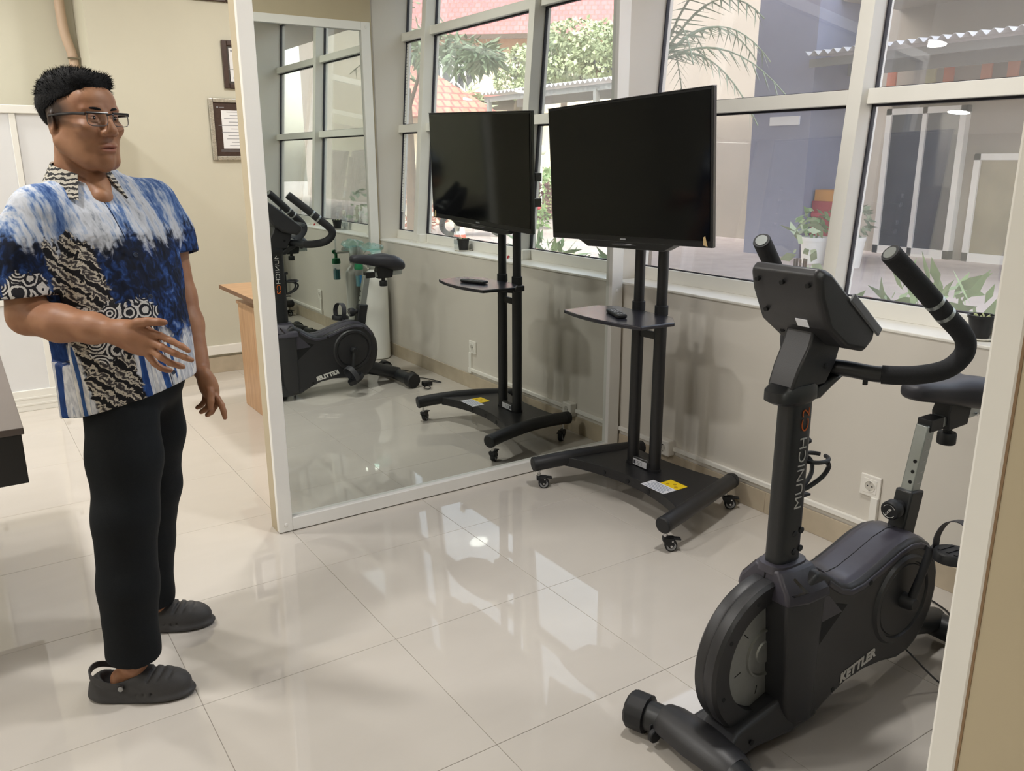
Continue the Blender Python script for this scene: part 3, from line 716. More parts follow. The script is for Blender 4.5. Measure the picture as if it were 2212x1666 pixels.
# framed certificates on the far wall
M_paper = pmat('certificate_paper', '#e8e9ec', 0.6, var=0.01)
M_silver = pmat('silver_moulding', '#b9b5ab', 0.35, metal=0.6, var=0.25, vscale=120, bump=0.6, bscale=120)
M_darkfr = pmat('dark_moulding', '#41302a', 0.4, var=0.15, vscale=60)
def picture(x0, x1, z0, z1, fm, w, label, inner):
    t = thing('picture_frame', label, 'picture frame', ((x0+x1)/2, 6.06, (z0+z1)/2))
    yb = 6.0595; yf = yb-0.022
    for (a, b, c, d) in ((x0, x0+w, z0, z1), (x1-w, x1, z0, z1), (x0+w, x1-w, z0, z0+w), (x0+w, x1-w, z1-w, z1)):
        part('moulding', MB().box(a, b, yf, yb, c, d), fm, t, smooth=False, bevel=0.006, seg=3)
    part('mount', MB().box(x0+w*0.8, x1-w*0.8, yb-0.010, yb-0.004, z0+w*0.8, z1-w*0.8), inner, t, smooth=False)
    q = 0.012 if inner != M_darkfr else 0.05
    pa = part('certificate', MB().box(x0+w+q, x1-w-q, yb-0.012, yb-0.010, z0+w+q, z1-w-q), M_paper, t, smooth=False)
    ink = MB(); cx = (x0+x1)/2
    for k in range(11):
        z = z1-w-0.06-k*0.022; hw = (0.05, 0.03, 0.07, 0.04, 0.11, 0.03, 0.09, 0.05, 0.06, 0.03, 0.045)[k]
        if z < z0+w+0.05: break
        ink.box(cx-hw, cx+hw, yb-0.0126, yb-0.012, z-0.002, z+0.002)
    for k in range(2): ink.box(x0+w+0.03, x1-w-0.03, yb-0.0126, yb-0.012, z0+w+0.03+k*0.008, z0+w+0.0325+k*0.008)
    ink.box(x0+w+0.022, x0+w+0.034, yb-0.0126, yb-0.012, z1-w-0.036, z1-w-0.026)
    ink.box(x0+w+0.042, x0+w+0.072, yb-0.0126, yb-0.012, z1-w-0.033, z1-w-0.029)
    part('print', ink, pmat('grey_print', '#8c8f96', 0.6), pa, smooth=False)
picture(1.572, 1.90, 1.482, 1.888, M_silver, 0.028, 'silver framed certificate hanging under the dark frame', M_darkfr)
picture(1.690, 1.98, 1.952, 2.258, M_darkfr, 0.034, 'dark brown framed certificate hanging above the silver frame', pmat('dark_mount', '#4b4744', 0.7))
picture(1.50, 1.78, 2.492, 2.78, M_darkfr, 0.034, 'dark framed picture hung topmost on the far wall', pmat('dark_mount', '#4b4744', 0.7))
# ================================================================== exercise bike
YB = 1.237
M_bb = pmat('bike_black_plastic', '#2a2a2d', 0.42, var=0.05, vscale=20, bump=0.10, bscale=420)
M_bc = pmat('bike_cover_metallic', '#43414b', 0.36, var=0.04, vscale=40, bump=0.05, bscale=500)
M_bt = pmat('bike_tube_coat', '#1f2124', 0.40, var=0.05, vscale=30, bump=0.08, bscale=500)
M_foam = pmat('grip_foam', '#222326', 0.85, var=0.08, vscale=200, bump=0.5, bscale=700)
M_vinyl = pmat('saddle_vinyl', '#2b2b33', 0.48, var=0.05, bump=0.12, bscale=600)
M_alu = pmat('brushed_aluminium', '#a9afaf', 0.34, metal=0.85, var=0.05, vscale=20)
M_gloss = pmat('gloss_black_panel', '#1b1a22', 0.06, var=0.02, coat=0.5)
M_wheel = pmat('flywheel_steel', '#a7a9a6', 0.42, metal=0.55, var=0.06, vscale=30)
M_hole = pmat('screw_hole', '#08080a', 0.8)
M_letter = pmat('white_lettering', '#e7e6e1', 0.5)
M_orange = pmat('orange_lettering', '#e8701f', 0.5)

bk = thing('exercise_bike', 'black upright exercise bike with curved handlebars, console and silver seat post', 'exercise bike', (1.9, YB, 0))
def B(*a, **k):
    k.setdefault('parent', bk); nm, mb, mt = a[:3]; par = a[3] if len(a) > 3 else k['parent']; k.pop('parent', None)
    return part(nm, mb, mt, par, **k)
def screw(par, x, z, s, off, r=0.0075):
    B('screw_hole', MB().lathe((x, YB+s*off, z), [(0.0001, s*0.0012), (r*0.6, s*0.0012), (r, s*0.0003), (r, -s*0.002), (0.0001, -s*0.002)], 14, 'Y'), M_hole, par)

# --- body shell from a side profile, rounded at the rear over the crank
prof = [(1.640, 0.455), (1.690, 0.485), (1.745, 0.452), (1.800, 0.412), (1.840, 0.396), (1.885, 0.398), (1.960, 0.420), (2.040, 0.446), (2.100, 0.456), (2.150, 0.449),
        (2.198, 0.424), (2.236, 0.378), (2.258, 0.322), (2.263, 0.262), (2.252, 0.200), (2.226, 0.148), (2.186, 0.108), (2.150, 0.090), (2.100, 0.084), (2.020, 0.100), (1.940, 0.106),
        (1.860, 0.098), (1.790, 0.074), (1.720, 0.040), (1.640, 0.030)]
def shell(hw_of):
    L, R_ = [], []
    for (x, z) in prof: L.append((x, YB-hw_of(x, z), z)); R_.append((x, YB+hw_of(x, z), z))
    n = len(prof); m = MB()
    m.add(L+R_, [tuple(range(n)), tuple(range(2*n-1, n-1, -1))]+[(i, i+n, (i+1) % n+n, (i+1) % n) for i in range(n)])
    return m
bs_ = B('body_shell', shell(lambda x, z: 0.083), M_bb, bevel=0.016, seg=4, angle=50)
# lighter cover along the top
top = [p for p in prof if p[1] > 0.375 and 1.70 < p[0] < 2.24]
tcv = MB(); rings = []
for i, (x, z) in enumerate(top):
    a = top[max(i-1, 0)]; b = top[min(i+1, len(top)-1)]; t = Vector((b[0]-a[0], b[1]-a[1])).normalized(); nx, nz = -t.y, t.x
    rings.append([(x+nx*0.004, YB-0.058, z+nz*0.004), (x+nx*0.007, YB-0.045, z+nz*0.007), (x+nx*0.007, YB+0.045, z+nz*0.007), (x+nx*0.004, YB+0.058, z+nz*0.004),
                  (x-nx*0.012, YB+0.086, z-nz*0.012), (x-nx*0.026, YB+0.0865, z-nz*0.026), (x-nx*0.026, YB-0.0865, z-nz*0.026), (x-nx*0.012, YB-0.086, z-nz*0.012)])
tcv.loft(rings)
tc_ = B('top_cover', tcv, M_bc, angle=35, bevel=0.003)
B('seam', MB().tube([(p[0]+0.0, YB, p[1]+0.0068) for p in top], 0.0015, 6), M_hole, tc_)
for s in (-1, 1):
    screw(tc_, 1.915, 0.386, s, 0.0868); screw(tc_, 2.165, 0.420, s, 0.0868)
    screw(bs_, 1.700, 0.425, s, 0.0835); screw(bs_, 2.205, 0.150, s, 0.080); screw(bs_, 1.800, 0.100, s, 0.0835)
# near-black plate behind the column housing; its colour holds the recess's shade
for s in (-1, 1):
    m = MB(); tri = [(1.708, 0.392), (1.711, 0.262), (1.745, 0.290), (1.822, 0.350)]
    m.prism(tri, YB+s*0.0832, YB+s*0.0842); B('recess_shade', m, M_hole, bs_, smooth=False)
    B('recess_lip', MB().hexa([(1.703, YB+s*0.0842, 0.332), (1.800, YB+s*0.0842, 0.337), (1.800, YB+s*0.086, 0.337), (1.703, YB+s*0.086, 0.332),
                               (1.703, YB+s*0.0842, 0.420), (1.716, YB+s*0.0842, 0.424), (1.716, YB+s*0.086, 0.424), (1.703, YB+s*0.086, 0.420)]), M_bc, bs_, smooth=False, bevel=0.002)
    # crank disc with raised ring
    cd = B('crank_disc', MB().lathe((2.083, YB+s*0.083, 0.283), [(0.0001, s*0.004), (0.105, s*0.004), (0.108, s*0.0005), (0.112, s*0.0005), (0.115, s*0.008), (0.128, s*0.008), (0.135, s*0.0), (0.135, -s*0.004)], 48, 'Y'), M_bb, bs_)
    B('brand_lettering', text_mesh('KETTLER', 0.037, 0.0006, 0.0022, 0.22, 1.08).xf(basis((1.902, YB+s*0.0842, 0.136), (-s*1.0, 0, -s*0.19) if s > 0 else (1.0, 0, 0.19), (0, 0, 1))), M_letter, bs_, smooth=False)
# --- housing round the column
def hexring(z, xf, xm, xr, hf, hw): return [(xf, YB-hf, z), (xm, YB-hw, z), (xr, YB-hw, z), (xr, YB+hw, z), (xm, YB+hw, z), (xf, YB+hf, z)]
hs = B('column_housing', MB().loft([hexring(0.050, 1.632, 1.690, 1.706, 0.074, 0.090), hexring(0.110, 1.612, 1.672, 1.706, 0.072, 0.093), hexring(0.300, 1.596, 1.655, 1.706, 0.074, 0.095),
                                    hexring(0.410, 1.580, 1.645, 1.706, 0.079, 0.097), hexring(0.436, 1.582, 1.642, 1.706, 0.074, 0.092), hexring(0.487, 1.590, 1.628, 1.706, 0.034, 0.046)]), M_bb, bevel=0.008, seg=3, angle=30)
B('shoulder_cover', MB().loft([hexring(0.412, 1.577, 1.642, 1.726, 0.081, 0.0995), hexring(0.440, 1.580, 1.640, 1.722, 0.076, 0.094), hexring(0.492, 1.588, 1.624, 1.708, 0.036, 0.048)]), M_bc, hs, bevel=0.008, seg=3, angle=30)
B('seam', MB().tube([(1.5765, YB, 0.412), (1.5795, YB, 0.441), (1.587, YB, 0.493)], 0.0018, 6), M_hole, hs)
for s in (-1, 1):
    B('gloss_panel', MB().add([(1.5845, YB+s*0.058, 0.4510), (1.596, YB+s*0.084, 0.4400), (1.640, YB+s*0.0935, 0.4440), (1.622, YB+s*0.062, 0.4760),
                               (1.5945, YB+s*0.055, 0.4400), (1.606, YB+s*0.078, 0.4300), (1.640, YB+s*0.0850, 0.4340), (1.622, YB+s*0.056, 0.4650)],
                              [(0, 1, 2, 3), (7, 6, 5, 4), (0, 4, 5, 1), (1, 5, 6, 2), (2, 6, 7, 3), (3, 7, 4, 0)]), M_gloss, hs, smooth=False)
def sup(cx, z, a, b, n=28, p=3.2):
    out = []
    for k in range(n):
        t = 2*math.pi*k/n; c, s = math.cos(t), math.sin(t)
        out.append((cx+a*math.copysign(abs(c)**(2/p), c), YB+b*math.copysign(abs(s)**(2/p), s), z))
    return out
B('collar', MB().loft([sup(1.648, 0.478, 0.066, 0.045), sup(1.648, 0.497, 0.062, 0.041), sup(1.648, 0.499, 0.052, 0.034)]), M_bc, hs)
# --- foot and front stabiliser
ft = B('front_foot', MB().loft([[(1.400, YB-0.085, 0.028), (1.400, YB+0.085, 0.028), (1.400, YB+0.080, 0.072), (1.400, YB-0.080, 0.072)],
                                [(1.455, YB-0.078, 0.030), (1.455, YB+0.078, 0.030), (1.455, YB+0.062, 0.098), (1.455, YB-0.062, 0.098)],
                                [(1.520, YB-0.072, 0.030), (1.520, YB+0.072, 0.030), (1.520, YB+0.050, 0.098), (1.520, YB-0.050, 0.098)],
                                [(1.640, YB-0.084, 0.032), (1.640, YB+0.084, 0.032), (1.640, YB+0.060, 0.135), (1.640, YB-0.060, 0.135)],
                                [(1.740, YB-0.086, 0.046), (1.740, YB+0.086, 0.046), (1.740, YB+0.080, 0.150), (1.740, YB-0.080, 0.150)]]), M_bb, bevel=0.012, seg=3, angle=35)
screw(ft, 1.500, 0.056, -1, 0.071)
def stabiliser(x, ya, yb, r, bow, front):
    pts = arc((x, ya, r+0.012), (x+bow, YB, r+0.012), (x, yb, r+0.012), 16)
    o = B('front_stabiliser' if front else 'rear_stabiliser', MB().tube(pts, r, 24), M_bt, bevel=0.002)
    for P, Q in ((pts[0], pts[1]), (pts[-1], pts[-2])):
        d = (P-Q).normalized()
        seg = 36; rings = []
        for (t, rr_) in ((-0.030, r+0.003), (-0.028, r+0.011), (0.020, r+0.011), (0.028, r+0.004)):
            ring = []
            u = d.cross(Vector((0, 0, 1))).normalized(); w = d.cross(u)
            for k in range(seg):
                a = 2*math.pi*k/seg; q = rr_*(1.0 if k % 3 else 0.965)
                c = P+d*t+(u*math.cos(a)+w*math.sin(a))*q
                ring.append(c)
            rings.append(ring)
        B('end_cap', MB().loft(rings), M_black, o, angle=25)
    return o, pts
fs_, fpts = stabiliser(1.352, 1.015, 1.425, 0.040, 0.075, True)
B('stabiliser_cover', MB().loft([[(1.385+0.06*math.cos(t)*k, YB-0.125+0.25*j, 0.052+0.052*math.sin(t)*k) for t in [math.pi*i/12 for i in range(13)]] for j, k in ((0, 0.80), (0.12, 0.95), (0.5, 1.05), (0.88, 0.95), (1, 0.80))]), M_bb, fs_)
for yy in (1.345, 1.125):
    B('transport_wheel', MB().lathe((1.334, yy, 0.034), [(0.0001, 0.007), (0.017, 0.007), (0.019, 0.005), (0.019, -0.005), (0.017, -0.007), (0.0001, -0.007)], 20, 'Y'), M_black, fs_)
    B('wheel_bracket', MB().box(1.326, 1.360, yy+0.008, yy+0.013, 0.026, 0.062), M_bt, fs_, smooth=False, bevel=0.003)
rs_, _ = stabiliser(2.440, 1.020, 1.452, 0.040, -0.02, False)
B('rear_strut', MB().tube([(2.150, YB, 0.150), (2.260, YB, 0.115), (2.440, YB, 0.058)], [0.045, 0.045, 0.040], 20), M_bt)
# --- flywheel guard and wheel
wc = (1.596, YB, 0.250)
fg = B('flywheel_guard', MB().lathe(wc, [(0.152, -0.030), (0.205, -0.036), (0.213, -0.028), (0.2135, -0.004), (0.2115, 0.0), (0.2135, 0.004), (0.213, 0.028), (0.205, 0.036), (0.152, 0.030), (0.150, 0.0)], 72, 'Y', closed=True), M_bb)
fg.data.materials[0] = M_bb
for a in (200, 150, 112, 240):
    for s in (-1, 1):
        x, z = wc[0]+0.182*math.cos(math.radians(a)), wc[2]+0.182*math.sin(math.radians(a))
        screw(fg, x, z, s, 0.034, 0.006)
fwl = B('flywheel', MB().lathe(wc, [(0.0001, -0.014), (0.030, -0.014), (0.033, -0.010), (0.060, -0.010), (0.063, -0.016), (0.068, -0.016), (0.070, -0.010), (0.149, -0.012), (0.149, 0.012), (0.070, 0.010), (0.068, 0.016), (0.063, 0.016), (0.060, 0.010), (0.033, 0.010), (0.030, 0.014), (0.0001, 0.014)], 56, 'Y'), M_wheel)
for k in range(6):
    a = k*math.pi/3+0.3
    B('wheel_slot', MB().box(-0.012, 0.012, -0.0115, -0.0105, -0.0012, 0.0012).xf(Matrix.Translation((wc[0]+0.105*math.cos(a), YB, wc[2]+0.105*math.sin(a))) @ Matrix.Rotation(-a*1.0, 4, 'Y')), M_hole, fwl, smooth=False)
# --- column
cl = B('column', MB().loft([sup(1.646, 0.470, 0.046, 0.0285), sup(1.644, 0.940, 0.044, 0.0275)]), M_bt, angle=50)
for (dx, z) in ((0.006, 0.525), (0.030, 0.529), (0.004, 0.575), (0.028, 0.579)):
    B('bolt', MB().lathe((1.648+dx, YB-0.0288, z), [(0.0001, -0.003), (0.0055, -0.003), (0.0085, -0.001), (0.0085, 0.002)], 16, 'Y'), M_black, cl)
def fit_text(body, length, height, off):
    m = text_mesh(body, 0.05, 0.0006, off); xs = [p[0] for p in m.v]; ys = [p[1] for p in m.v]
    cx, cy = (min(xs)+max(xs))/2, (min(ys)+max(ys))/2; kx, ky = length/(max(xs)-min(xs)), height/(max(ys)-min(ys))
    m.v = [((p[0]-cx)*kx, (p[1]-cy)*ky, p[2]) for p in m.v]; return m
for (txt, ln, zn, zf, mt) in (('MUNICH', 0.184, 0.737, 0.838, M_letter), ('C2', 0.058, 0.875, 0.710, M_orange)):
    B('column_lettering', fit_text(txt, ln, 0.025, -0.0006).xf(basis((1.650, YB-0.0292, zn), (0, 0, 1), (-1, 0, 0))), mt, cl, smooth=False)
    B('column_lettering', fit_text(txt, ln, 0.025, -0.0006).xf(basis((1.640, YB+0.0292, zf), (0, 0, -1), (-1, 0, 0))), mt, cl, smooth=False)
# --- neck: ring, mast and handle stem
nk = B('neck_ring', MB().loft([sup(1.630, 0.918, 0.060, 0.036, p=2.4), sup(1.625, 0.928, 0.076, 0.044, p=2.4), sup(1.625, 0.952, 0.076, 0.044, p=2.4), sup(1.632, 0.966, 0.062, 0.040, p=2.4)]), M_bt)
def quad(x0, x1, hw, z0, z1=None): return [(x0, YB-hw, z0), (x1, YB-hw, z0 if z1 is None else z1), (x1, YB+hw, z0 if z1 is None else z1), (x0, YB+hw, z0)]
B('mast', MB().loft([quad(1.578, 1.705, 0.036, 0.958), quad(1.598, 1.735, 0.038, 1.010), quad(1.626, 1.748, 0.040, 1.060), quad(1.640, 1.735, 0.038, 1.105)]), M_bb, nk, bevel=0.006, seg=2)
screw(nk, 1.695, 1.005, -1, 0.0385, 0.007); screw(nk, 1.695, 1.005, 1, 0.0385, 0.007)
B('handle_stem', MB().loft([quad(1.655, 1.700, 0.030, 0.920), quad(1.690, 1.745, 0.034, 0.950), quad(1.740, 1.785, 0.036, 0.972)]), M_bt, nk, bevel=0.006)
for s in (-1, 1):
    H_ = [(1.745, YB+s*0.000, 0.990), (1.765, YB+s*0.055, 0.990), (1.790, YB+s*0.110, 0.986), (1.835, YB+s*0.175, 0.990), (1.885, YB+s*0.222, 1.006), (1.918, YB+s*0.240, 1.036),
          (1.922, YB+s*0.243, 1.068), (1.900, YB+s*0.238, 1.098), (1.850, YB+s*0.223, 1.142), (1.780, YB+s*0.203, 1.205), (1.690, YB+s*0.176, 1.283)]
    P_ = spline(H_, 6)
    hb_ = B('handlebar', MB().tube(P_[:14], 0.0195, 18), M_bt)
    B('grip', MB().tube(P_[13:], 0.0225, 20), M_foam, hb_)
    for k in (-13, -10):
        a, b = P_[k], P_[k-1]; d = (a-b).normalized()
        B('pulse_band', MB().tube([a-d*0.005, a+d*0.005], 0.0233, 20), M_alu, hb_)
    e = P_[-1]; d = (P_[-1]-P_[-3]).normalized()
    B('end_ring', MB().tube([e-d*0.004, e+d*0.004], [0.0228, 0.0205], 20), M_black, hb_)
    B('end_cap', MB().tube([e+d*0.001, e+d*0.0055], [0.0165, 0.0150], 20), M_alu, hb_)
    q = P_[10]; B('clamp_bolt', MB().cyl(tuple(q+Vector((0, 0, -0.030))), tuple(q+Vector((0, 0, -0.016))), 0.006, seg=10), M_black, hb_)
# --- console
cw = 0.098
def cs(y, k=1.0, sh=0.0):
    pr = [(1.556, 1.236), (1.570, 1.250), (1.594, 1.246), (1.795, 1.088), (1.790, 1.062), (1.762, 1.040), (1.684, 1.058), (1.610, 1.110), (1.568, 1.190)]
    c = (1.69, 1.14)
    return [(c[0]+(p[0]-c[0])*k, y, c[1]+(p[1]-c[1])*k) for p in pr]
co = B('console', MB().loft([cs(YB-cw, 0.90), cs(YB-cw+0.012, 1.0), cs(YB+cw-0.012, 1.0), cs(YB+cw, 0.90)]), M_bb, bevel=0.005, seg=3, angle=28)
fn = Vector((0.158, 0, 0.201)).normalized(); fu = Vector((-0.201, 0, 0.158)).normalized()
fc = Vector((1.6965, YB, 1.168))
def on_face(u0, u1, w0, w1, t0, t1):
    m = MB(); v = []
    for t in (t0, t1):
        for (u, w) in ((u0, w0), (u1, w0), (u1, w1), (u0, w1)): v.append(tuple(fc+fu*u+Vector((0, 1, 0))*w+fn*t))
    return m.hexa(v)
B('display', on_face(0.00, 0.085, -0.060, 0.060, -0.002, 0.003), M_screen, co, smooth=False)
B('bezel', on_face(-0.105, 0.108, -0.080, 0.080, -0.006, 0.0012), M_gloss, co, smooth=False, bevel=0.002)
for k in range(4): B('key', on_face(-0.055, -0.035, -0.055+k*0.030, -0.035+k*0.030, 0.001, 0.004), M_grey, co, smooth=False, bevel=0.001)
B('reading_ledge', on_face(-0.135, 0.020, -0.1035, -0.096, -0.012, 0.010), pmat('grey_ledge', '#8d9194', 0.35), co, smooth=False, bevel=0.003)
B('reading_ledge', on_face(-0.140, -0.118, -0.082, 0.082, 0.001, 0.024), pmat('smoke_ledge', '#4b5054', 0.25), co, smooth=False, bevel=0.003)
bn = Vector((-0.95, 0, -0.25)).normalized()
for (x, y, z) in ((1.556, -0.070, 1.212), (1.556, 0.0, 1.212), (1.556, 0.070, 1.212), (1.590, 0.066, 1.138), (1.650, 0.060, 1.082)):
    B('screw_hole', MB().tube([(x+0.006, YB+y, z), (x-0.0020, YB+y, z-0.001)], 0.0055, 12), M_hole, co)
B('rating_label', MB().hexa([(1.6155, YB-0.045, 1.1105), (1.6115, YB-0.045, 1.1075), (1.6115, YB-0.012, 1.1075), (1.6155, YB-0.012, 1.1105),
                            (1.6035, YB-0.045, 1.1285), (1.5995, YB-0.045, 1.1255), (1.5995, YB-0.012, 1.1255), (1.6035, YB-0.012, 1.1285)]), M_sticker, co, smooth=False)
# --- bottle cage behind the column
bc = B('bottle_cage', MB().tube([(1.690, YB, 0.672), (1.690, YB, 0.80)], 0.012, 10), M_black)
ring = [(1.735+0.038*math.cos(t), YB+0.036*math.sin(t), 0.752) for t in [math.radians(a) for a in range(12, 349, 12)]]
B('cage_ring', MB().tube(ring, 0.0055, 8), M_black, bc)
for s in (-1, 1):
    B('cage_arm', MB().tube(spline([(1.745, YB+s*0.035, 0.748), (1.765, YB+s*0.026, 0.728), (1.755, YB+s*0.016, 0.70), (1.715, YB+s*0.006, 0.678), (1.695, YB, 0.674)], 5), [0.006]*21, 8), M_black, bc)
B('cage_knob', MB().cyl((1.690, YB, 0.80), (1.712, YB, 0.803), 0.008, seg=12), M_black, bc)
B('cage_foot', MB().box(1.690, 1.722, YB-0.012, YB+0.012, 0.657, 0.662), M_black, bc, smooth=False)
# --- seat post, clamp and saddle
def lean(z): return 2.172+0.205*(z-0.43)
sl = B('post_sleeve', MB().loft([[(lean(z)-0.032, YB-0.026, z), (lean(z)+0.032, YB-0.026, z-0.008), (lean(z)+0.032, YB+0.026, z-0.008), (lean(z)-0.032, YB+0.026, z)] for z in (0.40, 0.566)]), M_bt, bevel=0.006)
sp = B('seat_post', MB().loft([[(lean(z)-0.021, YB-0.018, z), (lean(z)+0.021, YB-0.018, z-0.004), (lean(z)+0.021, YB+0.018, z-0.004), (lean(z)-0.021, YB+0.018, z)] for z in (0.55, 0.752)]), M_alu, bevel=0.003)
for k in range(3):
    z = 0.588+k*0.030
    B('post_hole', MB().tube([(lean(z)-0.0225, YB-0.006, z), (lean(z)-0.0200, YB-0.006, z)], 0.0052, 12), M_hole, sp)
for k in range(5):
    z = 0.582+k*0.032
    B('scale_mark', MB().box(lean(z)-0.004+0.0, lean(z)+0.012, YB-0.0186, YB-0.0180, z, z+0.0014), M_letter, sp, smooth=False)
kn = B('adjust_knob', MB().tube([(lean(0.52)-0.030, YB, 0.520), (lean(0.52)-0.058, YB, 0.517)], [0.016, 0.014], 18), M_black)
kx = lean(0.52)-0.058
B('knob_head', MB().tube([(kx+0.008, YB, 0.5175), (kx, YB, 0.517), (kx-0.024, YB, 0.515), (kx-0.028, YB, 0.5147)], [0.022, 0.028, 0.028, 0.025], 28), M_black, kn)
Mk = basis((kx-0.0288, YB, 0.5146), (0.06, -0.55, 0.83), (0.0, 0.83, 0.55))
B('knob_lettering', text_mesh('LOOSEN', 0.0088, 0.0003, 0.0002).xf(Mk), M_letter, kn, smooth=False)
for a0, a1 in ((30, 150), (210, 330)):
    B('knob_arrow', MB().tube([(kx-0.0288, YB+0.019*math.cos(math.radians(a)), 0.5146+0.019*math.sin(math.radians(a))) for a in range(a0, a1+1, 10)], 0.0007, 6), M_letter, kn)
sb = B('seat_slider', MB().loft([[(2.243, YB-0.019, 0.734), (2.243, YB+0.019, 0.734), (2.243, YB+0.019, 0.764), (2.243, YB-0.019, 0.764)], [(2.492, YB-0.019, 0.740), (2.492, YB+0.019, 0.740), (2.492, YB+0.019, 0.770), (2.492, YB-0.019, 0.770)]]), M_alu, smooth=False, bevel=0.002)
B('slider_cap', MB().box(2.228, 2.292, YB-0.0215, YB+0.0215, 0.731, 0.7675), M_black, sb, smooth=False, bevel=0.002)
B('slider_screw', MB().cyl((2.47, YB-0.019, 0.745), (2.47, YB-0.024, 0.745), 0.005, seg=10), M_chrome, sb)
cr = B('seat_carriage', MB().loft([[(2.315, YB-0.027, 0.722), (2.415, YB-0.027, 0.725), (2.415, YB+0.027, 0.725), (2.315, YB+0.027, 0.722)], [(2.305, YB-0.027, 0.775), (2.425, YB-0.027, 0.777), (2.425, YB+0.027, 0.777), (2.305, YB+0.027, 0.775)],
                                   [(2.325, YB-0.022, 0.830), (2.405, YB-0.022, 0.830), (2.405, YB+0.022, 0.830), (2.325, YB+0.022, 0.830)]]), M_black, bevel=0.004)
B('carriage_knob', MB().tube([(2.358, YB, 0.724), (2.358, YB, 0.705), (2.358, YB, 0.7045), (2.358, YB, 0.700), (2.358, YB, 0.672), (2.358, YB, 0.669)], [0.012, 0.012, 0.024, 0.0265, 0.0265, 0.024], 24), M_black, cr)
rings = []
for (x, hw, zt, zb, dip) in ((2.128, 0.006, 0.866, 0.852, 0), (2.134, 0.030, 0.880, 0.842, 0), (2.160, 0.043, 0.890, 0.832, 0.003), (2.215, 0.052, 0.889, 0.822, 0.006), (2.275, 0.062, 0.882, 0.808, 0.004),
                             (2.330, 0.086, 0.886, 0.796, 0.008), (2.385, 0.108, 0.888, 0.782, 0.012), (2.430, 0.116, 0.878, 0.772, 0.013), (2.465, 0.108, 0.856, 0.768, 0.010), (2.485, 0.085, 0.830, 0.776, 0.006), (2.491, 0.055, 0.812, 0.792, 0.0)):
    ring = []; n = 28
    for k in range(n):
        t = 2*math.pi*k/n; c, s = math.cos(t), math.sin(t)
        y = hw*math.copysign(abs(c)**0.75, c); u = math.copysign(abs(s)**0.8, s)
        z = (zt+zb)/2+(zt-zb)/2*u
        if s > 0: z -= dip*math.exp(-(y/(hw*0.35+1e-6))**2)
        ring.append((x, YB+y, z))
    rings.append(ring)
sd_ = B('saddle', MB().loft(rings), M_vinyl, angle=80)
_m = sd_.modifiers.new('sub', 'SUBSURF'); _m.levels = _m.render_levels = 2
# --- cranks and pedals
C0 = Vector((2.083, YB, 0.283)); cv = Vector((0.034, 0, 0.168))
for s in (-1, 1):
    d = cv if s < 0 else -cv
    a = C0+Vector((0, s*0.085, 0)); b = C0+d+Vector((0, s*0.128, 0))
    ck_ = B('crank', MB().tube([a+Vector((0, s*0.022, 0)), a+d*0.5+Vector((0, s*0.034, 0)), b], [0.013, 0.011, 0.012], 14), M_black)
    B('crank_hub', MB().lathe((C0[0], YB+s*0.083, C0[2]), [(0.0001, s*0.040), (0.016, s*0.040), (0.021, s*0.032), (0.024, 0), (0.0001, 0)], 20, 'Y'), M_black, ck_)
    B('axle', MB().cyl(tuple(b), tuple(b+Vector((0, s*0.10, 0))), 0.008, seg=12), M_black, ck_)
    tilt = 0.10 if s < 0 else -0.55
    Mp = Matrix.Translation(b+Vector((0, s*0.060, 0))) @ Matrix.Rotation(tilt, 4, 'Y')
    pl = B('pedal', MB().loft([[(0.058*math.cos(t)*k, 0.046*math.sin(t)*k*(1.0 if abs(math.cos(t)) < .7 else .95), z) for t in [2*math.pi*i/24 for i in range(24)]] for z, k in ((-0.016, 0.86), (-0.013, 1.0), (0.010, 1.0), (0.014, 0.94))]).xf(Mp), M_black, angle=40)
    st_pts = [Mp @ Vector(p) for p in ((-0.012, -0.050, 0.004), (-0.016, -0.053, 0.050), (-0.010, -0.035, 0.088), (0.0, 0.0, 0.098), (0.005, 0.035, 0.080), (0.004, 0.052, 0.040), (0.0, 0.050, 0.004))]
    sp_ = spline(st_pts, 5); m = MB(); rings = []
    for i, p in enumerate(sp_):
        t = (sp_[min(i+1, len(sp_)-1)]-sp_[max(i-1, 0)]).normalized(); xa = Mp.to_3x3() @ Vector((1, 0, 0)); nn = t.cross(xa).normalized()
        rings.append([p-xa*0.016-nn*0.0012, p+xa*0.016-nn*0.0012, p+xa*0.016+nn*0.0012, p-xa*0.016+nn*0.0012])
    m.loft(rings); B('pedal_strap', m, pmat('strap_rubber', '#3b3b40', 0.5), pl)
    for k in (-1, 0, 1): B('pedal_tread', MB().box(-0.035, 0.035, k*0.022-0.004, k*0.022+0.004, 0.0135, 0.0165).xf(Mp), M_black, pl, smooth=False)
pts = [(2.17, YB-0.06, 0.085), (2.20, 1.06, 0.010), (2.26, 0.98, 0.006), (2.36, 0.95, 0.006), (2.42, 0.92, 0.006), (2.50, 0.93, 0.006)]
B('power_cable', MB().tube(spline(pts, 8), 0.0028, 8), M_cord)
